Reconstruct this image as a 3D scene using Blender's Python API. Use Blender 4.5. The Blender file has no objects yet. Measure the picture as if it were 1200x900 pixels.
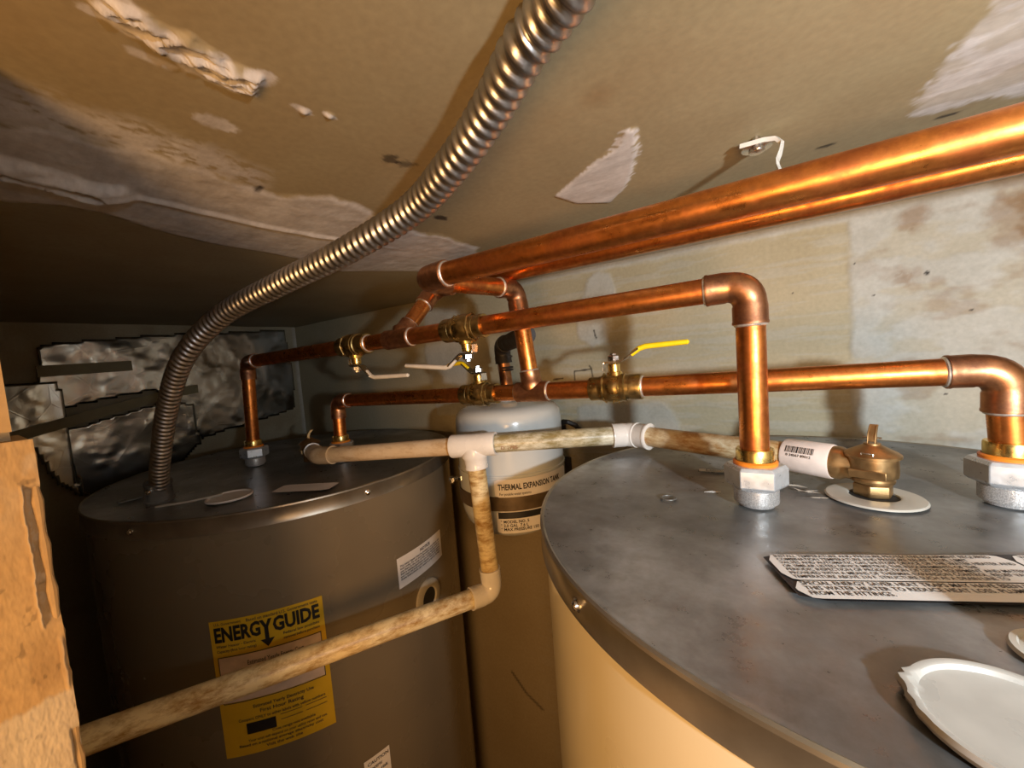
import bpy, math
import numpy as np
from mathutils import Vector, Matrix, noise as mnoise

# ---------------------------------------------------------------- units
# everything is measured from the camera in units of S metres; the floor is 9 units below
S = 0.15
ZF = 9.0
def W(p): return Vector((p[0]*S, p[1]*S, (p[2]+ZF)*S))

SC = bpy.context.scene
COL = SC.collection

# ---------------------------------------------------------------- camera
cam = bpy.data.cameras.new('camera')
cam.sensor_width = 36.0
cam.lens = 36.0*456.0/1200.0
cam.clip_start = 0.01
cam.clip_end = 60
co = bpy.data.objects.new('camera', cam); COL.objects.link(co)
Rm = Matrix((((0.826445,0.024670,0.562476),(0.557836,0.099344,-0.823984),(-0.076206,0.994747,0.068341))))
co.matrix_world = Matrix.Translation(W((0, 0, 0))) @ Rm.to_4x4()
SC.camera = co

# ---------------------------------------------------------------- light and exposure
SC.view_settings.view_transform = 'Standard'
SC.view_settings.look = 'None'
SC.view_settings.gamma = 1.0
SC.view_settings.exposure = 0.0
wd = bpy.data.worlds.new('world'); SC.world = wd; wd.use_nodes = True
wd.node_tree.nodes['Background'].inputs[0].default_value = (1.0, 0.57, 0.27, 1)
wd.node_tree.nodes['Background'].inputs[1].default_value = 0.06

def lamp(name, kind, loc, energy, color, **kw):
    l = bpy.data.lights.new(name, kind); l.energy = energy; l.color = color
    for k, v in kw.items(): setattr(l, k, v)
    o = bpy.data.objects.new(name, l); COL.objects.link(o); o.location = W(loc)
    return o
# white hand torch held to the right of the lens
ht = lamp('hand_torch', 'SPOT', (2.1, -0.40, 0.0), 20.5, (0.84, 0.93, 1.0), shadow_soft_size=0.014, spot_size=math.radians(166), spot_blend=1.0)
ht.rotation_euler = (Vector((-0.12, 1.0, 0.14))).to_track_quat('-Z', 'Y').to_euler()
# warm shaded lamp standing in the room behind the opening, below the level of the tank lids
wl = lamp('room_lamp', 'AREA', (1.5, -3.6, -1.5), 7.4, (1.0, 0.53, 0.19), shape='DISK', size=0.30)
wl.rotation_euler = (Vector((-2.6, 6.0, 0.2))).to_track_quat('-Z', 'Y').to_euler()

# ---------------------------------------------------------------- node helpers
def new_mat(name):
    m = bpy.data.materials.new(name); m.use_nodes = True
    nt = m.node_tree; b = nt.nodes['Principled BSDF']
    return m, nt, b
def N(nt, t, **kw):
    n = nt.nodes.new(t)
    for k, v in kw.items():
        if k in n.inputs: n.inputs[k].default_value = v
        else: setattr(n, k, v)
    return n
def ramp(nt, src, stops):
    r = nt.nodes.new('ShaderNodeValToRGB')
    el = r.color_ramp.elements
    while len(el) < len(stops): el.new(0.5)
    for e, (p, c) in zip(el, stops): e.position = p; e.color = (*c, 1) if len(c) == 3 else (c[0],)*3+(1,)
    nt.links.new(src, r.inputs[0]); return r
def mixc(nt, fac, a, b, mode='MIX'):
    m = nt.nodes.new('ShaderNodeMix'); m.data_type = 'RGBA'; m.blend_type = mode
    for i, v in ((0, fac), (6, a), (7, b)):
        if hasattr(v, 'links'): nt.links.new(v, m.inputs[i])
        else: m.inputs[i].default_value = v if i == 0 else (*v, 1)
    return m.outputs[2]
def tex(nt, kind='Noise', coords='Object', scale=5, vec_scale=None, **kw):
    tc = nt.nodes.new('ShaderNodeTexCoord'); o = tc.outputs[coords]
    if vec_scale:
        mp = nt.nodes.new('ShaderNodeMapping'); mp.inputs['Scale'].default_value = vec_scale
        nt.links.new(o, mp.inputs[0]); o = mp.outputs[0]
    n = nt.nodes.new('ShaderNodeTex'+kind)
    n.inputs['Scale'].default_value = scale
    for k, v in kw.items():
        if k in n.inputs: n.inputs[k].default_value = v
        else: setattr(n, k, v)
    nt.links.new(o, n.inputs['Vector'])
    return n.outputs[0]
def bump(nt, b, src, strength=0.3, dist=0.001):
    n = nt.nodes.new('ShaderNodeBump'); n.inputs['Strength'].default_value = strength
    n.inputs['Distance'].default_value = dist
    nt.links.new(src, n.inputs['Height']); nt.links.new(n.outputs[0], b.inputs['Normal'])
def simple(name, col, rough=0.5, metal=0.0, var=0.12, nscale=60, bmp=0.0, bd=0.0006, rv=0.1, coat=0.0):
    m, nt, b = new_mat(name)
    f = tex(nt, 'Noise', scale=nscale, Detail=4)
    dark = tuple(c*(1-var) for c in col); lite = tuple(min(1, c*(1+var)) for c in col)
    r = ramp(nt, f, [(0.3, dark), (0.7, lite)]); nt.links.new(r.outputs[0], b.inputs['Base Color'])
    rr = ramp(nt, f, [(0.3, (max(0, rough-rv),)), (0.7, (min(1, rough+rv),))]); nt.links.new(rr.outputs[0], b.inputs['Roughness'])
    b.inputs['Metallic'].default_value = metal
    if coat: b.inputs['Coat Weight'].default_value = coat; b.inputs['Coat Roughness'].default_value = 0.12
    if bmp: bump(nt, b, f, bmp, bd)
    return m

def copper_mat(name, base, dark, rough=0.27):
    m, nt, b = new_mat(name)
    n1 = tex(nt, scale=34, Detail=6, Roughness=0.65)
    n2 = tex(nt, scale=160, Detail=3)
    r1 = ramp(nt, n1, [(0.36, dark), (0.56, base)])
    r2 = ramp(nt, n2, [(0.35, (0.82, 0.78, 0.75)), (0.65, (1, 1, 1))])
    c = mixc(nt, 1.0, r1.outputs[0], r2.outputs[0], 'MULTIPLY')
    nt.links.new(c, b.inputs['Base Color'])
    rr = ramp(nt, n1, [(0.35, (rough+0.2,)), (0.6, (rough,))]); nt.links.new(rr.outputs[0], b.inputs['Roughness'])
    b.inputs['Metallic'].default_value = 1.0
    bump(nt, b, n2, 0.12, 0.0004)
    return m

M = {}
M['copper'] = copper_mat('copper', (0.88, 0.34, 0.09), (0.52, 0.17, 0.05))
M['copper_fit'] = copper_mat('copper_fitting', (0.60, 0.30, 0.15), (0.26, 0.12, 0.07), 0.32)
M['brass'] = simple('brass', (0.42, 0.30, 0.12), 0.34, 1.0, 0.25, 120, 0.25, 0.0006)
M['brass_bright'] = simple('bright_brass', (0.80, 0.58, 0.20), 0.28, 1.0, 0.12, 90)
M['bronze'] = simple('bronze', (0.40, 0.25, 0.11), 0.42, 0.9, 0.25, 90, 0.3, 0.0006)
M['solder'] = simple('solder', (0.80, 0.76, 0.70), 0.35, 0.8, 0.1, 200)
M['chrome'] = simple('plated_steel', (0.70, 0.70, 0.70), 0.22, 1.0, 0.08, 150, 0.1)
M['zinc'] = simple('zinc_plate', (0.60, 0.64, 0.68), 0.34, 0.55, 0.08, 120, 0.08)
M['gasket'] = simple('orange_gasket', (0.85, 0.25, 0.02), 0.45, 0, 0.08)
M['yellow'] = simple('yellow_vinyl', (0.90, 0.66, 0.01), 0.35, 0, 0.05)
M['greyvinyl'] = simple('pale_vinyl', (0.72, 0.68, 0.60), 0.40, 0, 0.06)
M['rubber'] = simple('black_rubber', (0.018, 0.016, 0.016), 0.55, 0, 0.2, 80, 0.3)
M['black'] = simple('black_print', (0.012, 0.012, 0.014), 0.5, 0, 0.05)
M['plastic'] = simple('white_plastic', (0.80, 0.78, 0.73), 0.28, 0, 0.04, 90)
M['pvcfit'] = simple('pvc_fitting', (0.84, 0.81, 0.76), 0.25, 0, 0.05, 40)
M['tankgrey'] = simple('expansion_tank_paint', (0.62, 0.65, 0.64), 0.16, 0, 0.05, 14, 0.06, 0.001, coat=0.6)
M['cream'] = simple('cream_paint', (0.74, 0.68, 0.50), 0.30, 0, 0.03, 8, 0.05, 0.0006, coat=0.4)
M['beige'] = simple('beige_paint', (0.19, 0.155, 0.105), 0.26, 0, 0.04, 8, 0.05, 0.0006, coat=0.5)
M['paper'] = simple('label_paper', (0.78, 0.74, 0.70), 0.45, 0, 0.05, 50)
M['pinkpaper'] = simple('barcode_paper', (0.82, 0.72, 0.66), 0.5, 0, 0.10, 60, 0.35, 0.0015)
M['energy'] = simple('yellow_label', (0.66, 0.42, 0.02), 0.42, 0, 0.05, 50)
M['tape'] = simple('tan_tape', (0.30, 0.26, 0.15), 0.5, 0, 0.1, 60)
M['print'] = simple('grey_print', (0.05, 0.045, 0.045), 0.5, 0, 0.05)
M['darkhole'] = simple('dark_hollow', (0.02, 0.018, 0.016), 0.7, 0, 0.1)
M['olive'] = simple('olive_strap', (0.13, 0.09, 0.05), 0.4, 0.3, 0.2, 60)
M['grille'] = simple('grey_ring', (0.40, 0.36, 0.28), 0.45, 0, 0.06)
M['washer'] = simple('grey_escutcheon', (0.60, 0.57, 0.50), 0.38, 0.2, 0.05)

def steel_lid():
    m, nt, b = new_mat('galvanised_lid')
    n1 = tex(nt, scale=9, Detail=7, Roughness=0.6)
    n2 = tex(nt, scale=60, Detail=5, Roughness=0.7)
    r1 = ramp(nt, n1, [(0.34, (0.17, 0.17, 0.168)), (0.50, (0.29, 0.295, 0.295)), (0.68, (0.50, 0.52, 0.535))])
    r2 = ramp(nt, n2, [(0.30, (0.72, 0.70, 0.68)), (0.62, (1, 1, 1))])
    c = mixc(nt, 1.0, r1.outputs[0], r2.outputs[0], 'MULTIPLY')
    nt.links.new(c, b.inputs['Base Color'])
    rr = ramp(nt, n2, [(0.3, (0.24,)), (0.7, (0.46,))]); nt.links.new(rr.outputs[0], b.inputs['Roughness'])
    b.inputs['Metallic'].default_value = 0.55
    bump(nt, b, n1, 0.10, 0.002)
    return m
M['lid'] = steel_lid()
def skirt_mat():
    m, nt, b = new_mat('galvanised_skirt')
    n1 = tex(nt, scale=30, Detail=5)
    r1 = ramp(nt, n1, [(0.3, (0.30, 0.27, 0.22)), (0.7, (0.44, 0.41, 0.35))])
    nt.links.new(r1.outputs[0], b.inputs['Base Color'])
    b.inputs['Metallic'].default_value = 0.85; b.inputs['Roughness'].default_value = 0.36
    return m
M['skirt'] = skirt_mat()
def conduit_mat():
    m, nt, b = new_mat('conduit_steel')
    n1 = tex(nt, scale=70, Detail=4)
    r1 = ramp(nt, n1, [(0.3, (0.34, 0.335, 0.34)), (0.7, (0.52, 0.515, 0.52))])
    nt.links.new(r1.outputs[0], b.inputs['Base Color'])
    b.inputs['Metallic'].default_value = 1.0; b.inputs['Roughness'].default_value = 0.34
    bump(nt, b, n1, 0.15, 0.0004)
    return m
M['conduit'] = conduit_mat()
def knurl_mat():
    m, nt, b = new_mat('knurled_steel')
    v = tex(nt, 'Voronoi', scale=1100)
    r1 = ramp(nt, v, [(0.1, (0.85, 0.85, 0.85)), (0.7, (0.50, 0.50, 0.50))])
    nt.links.new(r1.outputs[0], b.inputs['Base Color'])
    b.inputs['Metallic'].default_value = 0.6; b.inputs['Roughness'].default_value = 0.35
    bump(nt, b, v, 0.4, 0.0004)
    return m
M['knurl'] = knurl_mat()
def pvc_mat(name, light, grime, cut=0.52):
    m, nt, b = new_mat(name)
    n1 = tex(nt, scale=62, vec_scale=(0.45, 0.45, 1.4), Detail=8, Roughness=0.75)
    n2 = tex(nt, scale=9, Detail=3)
    r1 = ramp(nt, n1, [(cut-0.12, grime), (cut+0.08, light)])
    r2 = ramp(nt, n2, [(0.42, (1, 1, 1)), (0.62, (0.92, 0.80, 0.58))])
    c = mixc(nt, 1.0, r1.outputs[0], r2.outputs[0], 'MULTIPLY')
    nt.links.new(c, b.inputs['Base Color']); b.inputs['Roughness'].default_value = 0.38
    bump(nt, b, n1, 0.15, 0.0006)
    return m
M['pvc_speck'] = pvc_mat('speckled_pvc', (0.78, 0.74, 0.58), (0.30, 0.24, 0.10), 0.53)
M['pvc_tan'] = pvc_mat('tan_pvc', (0.74, 0.60, 0.42), (0.52, 0.36, 0.20), 0.44)
M['pvc_rust'] = pvc_mat('rust_stained_pvc', (0.76, 0.66, 0.46), (0.42, 0.22, 0.07), 0.52)
M['pvc_yel'] = pvc_mat('yellowed_pvc', (0.84, 0.72, 0.44), (0.36, 0.21, 0.06), 0.49)
def foil_mat():
    m, nt, b = new_mat('crinkled_foil')
    n1 = tex(nt, scale=11, vec_scale=(1, 1, 0.5), Detail=5, Roughness=0.55, Distortion=0.3)
    v = tex(nt, 'Voronoi', scale=16, feature='DISTANCE_TO_EDGE')
    n2 = tex(nt, scale=5, Detail=3)
    r1 = ramp(nt, n2, [(0.35, (0.30, 0.30, 0.28)), (0.65, (0.66, 0.70, 0.74))])
    nt.links.new(r1.outputs[0], b.inputs['Base Color'])
    b.inputs['Metallic'].default_value = 1.0; b.inputs['Roughness'].default_value = 0.22
    s = N(nt, 'ShaderNodeMath', operation='ADD')
    mv = ramp(nt, v, [(0.0, (0.10,)), (0.03, (0.0,))])
    nt.links.new(n1, s.inputs[0]); nt.links.new(mv.outputs[0], s.inputs[1])
    bump(nt, b, s.outputs[0], 0.17, 0.004)
    return m
M['foil'] = foil_mat()
def wallboard(name, paper, paper2, mud, mud2, paper_scale=3.5):
    """drywall paper; attribute 'mask': R = joint compound, G = stain and painted lamp tone, B = pencil/dark mark"""
    m, nt, b = new_mat(name)
    at = nt.nodes.new('ShaderNodeAttribute'); at.attribute_name = 'mask'
    sp = nt.nodes.new('ShaderNodeSeparateColor'); nt.links.new(at.outputs['Color'], sp.inputs[0])
    n1 = tex(nt, scale=paper_scale, Detail=5, Roughness=0.6)
    n2 = tex(nt, scale=190, Detail=3)
    n3 = tex(nt, scale=16, vec_scale=(1, 2.5, 1), Detail=6, Roughness=0.7)
    p = ramp(nt, n1, [(0.35, paper), (0.65, paper2)]).outputs[0]
    q = ramp(nt, n3, [(0.3, mud2), (0.62, mud)]).outputs[0]
    c = mixc(nt, sp.outputs[0], p, q)
    c = mixc(nt, sp.outputs[1], c, (0.24, 0.13, 0.05))
    c = mixc(nt, sp.outputs[2], c, (0.03, 0.022, 0.018))
    g = ramp(nt, n2, [(0.3, (0.88, 0.88, 0.88)), (0.7, (1, 1, 1))]).outputs[0]
    c = mixc(nt, 1.0, c, g, 'MULTIPLY')
    nt.links.new(c, b.inputs['Base Color']); b.inputs['Roughness'].default_value = 0.62
    b.inputs['Specular IOR Level'].default_value = 0.3
    bump(nt, b, n2, 0.18, 0.0005)
    return m
M['ceil'] = wallboard('ceiling_board', (0.34, 0.275, 0.16), (0.41, 0.34, 0.205), (0.76, 0.74, 0.73), (0.50, 0.47, 0.45))
M['wallb'] = wallboard('back_wall_board', (0.42, 0.36, 0.23), (0.50, 0.44, 0.30), (0.54, 0.54, 0.50), (0.44, 0.43, 0.38))
M['walla'] = wallboard('side_wall_board', (0.40, 0.35, 0.24), (0.46, 0.41, 0.30), (0.62, 0.62, 0.58), (0.50, 0.49, 0.44))
M['jamb'] = wallboard('opening_board', (0.50, 0.34, 0.18), (0.56, 0.40, 0.22), (0.62, 0.55, 0.46), (0.50, 0.42, 0.34), 14)
M['plain'] = simple('plain_board', (0.40, 0.34, 0.24), 0.7)
M['floor'] = simple('concrete_floor', (0.16, 0.13, 0.10), 0.8, 0, 0.2, 6)

# ---------------------------------------------------------------- mesh builder (unit coordinates, local to an origin)
class MB:
    def __init__(s): s.v = []; s.f = []; s.T = Matrix.Identity(4)
    def add(s, vs, fs):
        k = len(s.v); s.v += [s.T @ Vector(p) for p in vs]; s.f += [tuple(i+k for i in q) for q in fs]
    def lathe(s, prof, n=32, axis=None, o=(0, 0, 0), a0=0.0, a1=None, phase=0.0):
        """prof: (radius, height) pairs along axis"""
        z = Vector(axis or (0, 0, 1)).normalized()
        x = z.orthogonal().normalized() if axis else Vector((1, 0, 0)); y = z.cross(x)
        o = Vector(o); vs = []; fs = []
        full = a1 is None; m = n if full else n+1
        for r, h in prof:
            for i in range(m):
                t = phase + (2*math.pi*i/n if full else a0+(a1-a0)*i/n)
                vs.append(o + x*(r*math.cos(t)) + y*(r*math.sin(t)) + z*h)
        for j in range(len(prof)-1):
            for i in range(n):
                i2 = (i+1) % m if full else i+1
                fs.append((j*m+i, j*m+i2, (j+1)*m+i2, (j+1)*m+i))
        s.add(vs, fs)
    def sweep(s, pts, rad, n=24, cap=True):
        pts = [Vector(p) for p in pts]
        if not hasattr(rad, '__len__'): rad = [rad]*len(pts)
        vs = []; fs = []; N_ = len(pts); x = None
        for k, p in enumerate(pts):
            i0 = k; i1 = k
            while i0 > 0 and (pts[i0]-p).length < 1e-7: i0 -= 1
            while i1 < N_-1 and (pts[i1]-p).length < 1e-7: i1 += 1
            a = (pts[i0]-p); c = (pts[i1]-p)
            t = (c.normalized() if c.length > 1e-7 else Vector())-(a.normalized() if a.length > 1e-7 else Vector())
            t = t.normalized()
            if x is None: x = t.orthogonal().normalized()
            x = (x - t*x.dot(t)).normalized(); y = t.cross(x)
            for i in range(n):
                q = 2*math.pi*i/n
                vs.append(p + (x*math.cos(q)+y*math.sin(q))*rad[k])
        for k in range(N_-1):
            for i in range(n):
                fs.append((k*n+i, k*n+(i+1) % n, (k+1)*n+(i+1) % n, (k+1)*n+i))
        if cap:
            fs.append(tuple(range(n))[::-1]); fs.append(tuple((N_-1)*n+i for i in range(n)))
        s.add(vs, fs)
    def box(s, lo, hi):
        x0, y0, z0 = lo; x1, y1, z1 = hi
        s.add([(x0,y0,z0),(x1,y0,z0),(x1,y1,z0),(x0,y1,z0),(x0,y0,z1),(x1,y0,z1),(x1,y1,z1),(x0,y1,z1)],
              [(0,3,2,1),(4,5,6,7),(0,1,5,4),(1,2,6,5),(2,3,7,6),(3,0,4,7)])
    def strip(s, pts, width_dir, w, th, nrm):
        """flat bent bar along pts"""
        wd_ = Vector(width_dir).normalized()*w/2; nn = Vector(nrm).normalized()*th/2
        vs = []; fs = []
        for p in pts:
            p = Vector(p); vs += [p-wd_-nn, p+wd_-nn, p+wd_+nn, p-wd_+nn]
        for k in range(len(pts)-1):
            for i in range(4): fs.append((4*k+i, 4*k+(i+1) % 4, 4*k+4+(i+1) % 4, 4*k+4+i))
        fs += [(3, 2, 1, 0), tuple(4*(len(pts)-1)+i for i in range(4))]
        s.add(vs, fs)
    def build(s, name, mat, parent=None, smooth=True, angle=35, bevel=0):
        me = bpy.data.meshes.new(name)
        o0 = Vector(parent['_o']) if parent is not None and '_o' in parent else Vector((0, 0, 0))
        if parent is None and s.v:
            o0 = sum(s.v, Vector())/len(s.v)
        me.from_pydata([(v-o0)*S for v in s.v], [], s.f)
        me.materials.append(mat)
        me.validate()
        if smooth:
            me.polygons.foreach_set('use_smooth', [True]*len(me.polygons))
            me.set_sharp_from_angle(angle=math.radians(angle))
        ob = bpy.data.objects.new(name, me); COL.objects.link(ob)
        if parent is not None: ob.parent = parent; ob['_o'] = tuple(o0)
        else: ob.location = W(o0); ob['_o'] = tuple(o0)
        if bevel:
            bm_ = ob.modifiers.new('bevel', 'BEVEL'); bm_.width = bevel*S; bm_.segments = 2; bm_.limit_method = 'ANGLE'; bm_.angle_limit = math.radians(40)
        return ob
def tag(o, label, cat, group=None):
    o['label'] = label; o['category'] = cat
    if group: o['group'] = group
    return o
def thing(name, label, cat, loc, group=None):
    o = bpy.data.objects.new(name, None); COL.objects.link(o); o.location = W(loc); o['_o'] = tuple(loc)
    o.empty_display_size = 0.02
    return tag(o, label, cat, group)
def structure(o): o['kind'] = 'structure'; return o

# ---------------------------------------------------------------- numpy noise and masks
rng = np.random.default_rng(7)
LAT = rng.random((256, 256))
def vnoise(x, y):
    xi = np.floor(x).astype(int); yi = np.floor(y).astype(int)
    fx = x-xi; fy = y-yi; fx = fx*fx*(3-2*fx); fy = fy*fy*(3-2*fy)
    g = lambda a, b: LAT[a % 256, b % 256]
    return (g(xi, yi)*(1-fx)+g(xi+1, yi)*fx)*(1-fy)+(g(xi, yi+1)*(1-fx)+g(xi+1, yi+1)*fx)*fy
def fbm(x, y, o=4):
    s = 0; a = 0.5; t = 0
    for k in range(o): s = s+a*vnoise(x*2**k+17*k, y*2**k+31*k); t += a; a *= 0.55
    return s/t
def sdpoly(X, Y, P):
    """signed distance, negative inside"""
    d = np.full(X.shape, 1e9); ins = np.zeros(X.shape, bool); n = len(P)
    for i in range(n):
        ax, ay = P[i]; bx, by = P[(i+1) % n]
        ex, ey = bx-ax, by-ay; L = ex*ex+ey*ey+1e-12
        t = np.clip(((X-ax)*ex+(Y-ay)*ey)/L, 0, 1)
        d = np.minimum(d, np.hypot(X-ax-t*ex, Y-ay-t*ey))
        c = ((ay > Y) != (by > Y)) & (X < (bx-ax)*(Y-ay)/(by-ay+1e-12)+ax)
        ins ^= c
    return np.where(ins, -d, d)
def sdline(X, Y, P):
    d = np.full(X.shape, 1e9)
    for (ax, ay), (bx, by) in zip(P[:-1], P[1:]):
        ex, ey = bx-ax, by-ay; L = ex*ex+ey*ey+1e-12
        t = np.clip(((X-ax)*ex+(Y-ay)*ey)/L, 0, 1)
        d = np.minimum(d, np.hypot(X-ax-t*ex, Y-ay-t*ey))
    return d
def ss(a, b, x):
    t = np.clip((x-a)/(b-a), 0, 1); return t*t*(3-2*t)
def spaced(segs):
    out = [segs[0][0]]
    for a, b, st in segs:
        n = max(1, int(round((b-a)/st))); out += list(a+(b-a)*(np.arange(n)+1)/n)
    return np.array(out)
def gridboard(name, us, vs, place, fn, mat, parent=None, flip=False):
    """place(U,V,H) -> XYZ arrays in units, fn(U,V) -> H, R, G, B"""
    U, V = np.meshgrid(us, vs, indexing='ij')
    H, Rk, Gk, Bk = fn(U, V)
    X, Y, Z = place(U, V, H)
    X, Y, Z = (np.broadcast_to(a, U.shape) for a in (X, Y, Z))
    nu, nv = U.shape
    o0 = np.array([X.mean(), Y.mean(), Z.mean()])
    if parent is not None: o0 = np.array(parent['_o'])
    co_ = ((np.stack([X, Y, Z], -1)-o0)*S).reshape(-1, 3).astype(np.float32)
    i = np.arange(nu*nv).reshape(nu, nv)
    q = np.stack([i[:-1, :-1], i[1:, :-1], i[1:, 1:], i[:-1, 1:]], -1).reshape(-1, 4)
    if flip: q = q[:, ::-1]
    me = bpy.data.meshes.new(name)
    me.vertices.add(len(co_)); me.vertices.foreach_set('co', co_.ravel())
    me.loops.add(q.size); me.loops.foreach_set('vertex_index', q.ravel().astype(np.int32))
    me.polygons.add(len(q)); me.polygons.foreach_set('loop_start', (np.arange(len(q))*4).astype(np.int32))
    me.polygons.foreach_set('loop_total', np.full(len(q), 4, np.int32))
    me.polygons.foreach_set('use_smooth', np.ones(len(q), bool))
    me.update(calc_edges=True)
    ca = me.color_attributes.new('mask', 'FLOAT_COLOR', 'POINT')
    c = np.stack([np.broadcast_to(a, U.shape) for a in (Rk, Gk, Bk, np.ones(U.shape))], -1).reshape(-1, 4).astype(np.float32)
    ca.data.foreach_set('color', np.clip(c, 0, 1).ravel())
    me.materials.append(mat)
    ob = bpy.data.objects.new(name, me); COL.objects.link(ob); ob['_o'] = tuple(float(a) for a in o0)
    if parent is not None: ob.parent = parent
    else: ob.location = W(o0)
    return ob

# ================================================================ the setting
ZC, YB, XA, XR = 1.09, 4.85, -9.4, 3.4
MAIN = [(-2.71,-0.032),(-2.553,0.245),(-2.458,0.369),(-2.468,0.533),(-2.384,0.658),(-2.466,1.143),(-2.469,1.262),(-2.261,1.494),(-2.267,1.647),(-2.363,1.997),(-2.431,2.353),(-2.337,2.506),(-2.376,3.072),(-3.149,3.857),(-3.499,3.197),(-3.937,2.609),(-3.72,2.032),(-3.698,1.723),(-3.698,1.344),(-3.595,1.003),(-3.416,0.675),(-3.43,0.519),(-3.565,0.298),(-3.725,-0.085),(-3.8,-0.6),(-2.8,-0.6)]
STREAK = [(-2.282,-0.01),(-2.131,0.222),(-2.144,0.278),(-2.132,0.345),(-2.173,0.402),(-2.15,0.491),(-2.114,0.558),(-2.159,0.677),(-2.116,0.853),(-2.183,0.949),(-2.198,1.115),(-2.45,1.20),(-2.5,0.669),(-2.5,0.369),(-2.6,0.245),(-2.85,-0.039),(-2.9,-0.5),(-2.4,-0.5)]
TORN = [(-1.631,0.306),(-1.579,0.339),(-1.519,0.355),(-1.485,0.399),(-1.509,0.44),(-1.508,0.488),(-1.506,0.539),(-1.524,0.647),(-1.555,0.71),(-1.467,0.785),(-1.533,0.799),(-1.59,0.78),(-1.632,0.79),(-1.671,0.726),(-1.677,0.648),(-1.695,0.592),(-1.624,0.517),(-1.64,0.439),(-1.626,0.381)]
TORNB = [(-1.697,0.44),(-1.682,0.457),(-1.682,0.576),(-1.719,0.563),(-1.725,0.456)]
CORE = [(-1.558,0.357),(-1.501,0.403),(-1.535,0.507),(-1.505,0.552),(-1.54,0.658),(-1.53,0.761),(-1.614,0.775),(-1.641,0.722),(-1.645,0.624),(-1.615,0.567),(-1.62,0.503),(-1.60,0.431)]
RIDGE = [(-3.132,0.045),(-3.004,0.268),(-3.02,0.4),(-3.056,0.567),(-3.003,0.657),(-2.998,0.957),(-3.019,1.429),(-2.986,1.789),(-2.927,2.05),(-2.85,2.735)]
PATCH = [(-1.25,2.535),(-1.193,2.763),(-0.993,2.931),(-0.821,2.746),(-0.699,2.532),(-0.589,2.243),(-0.55,2.069),(-0.598,2.051),(-0.713,2.188),(-0.774,2.222),(-0.973,2.348)]
TRP = [(0.605,2.973),(0.612,2.665),(0.623,2.445),(0.631,2.268),(0.647,2.147),(0.70,1.9),(1.2,1.5),(2.4,2.0),(2.4,3.2),(1.043,3.133),(0.872,3.027),(0.728,3.033)]
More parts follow.
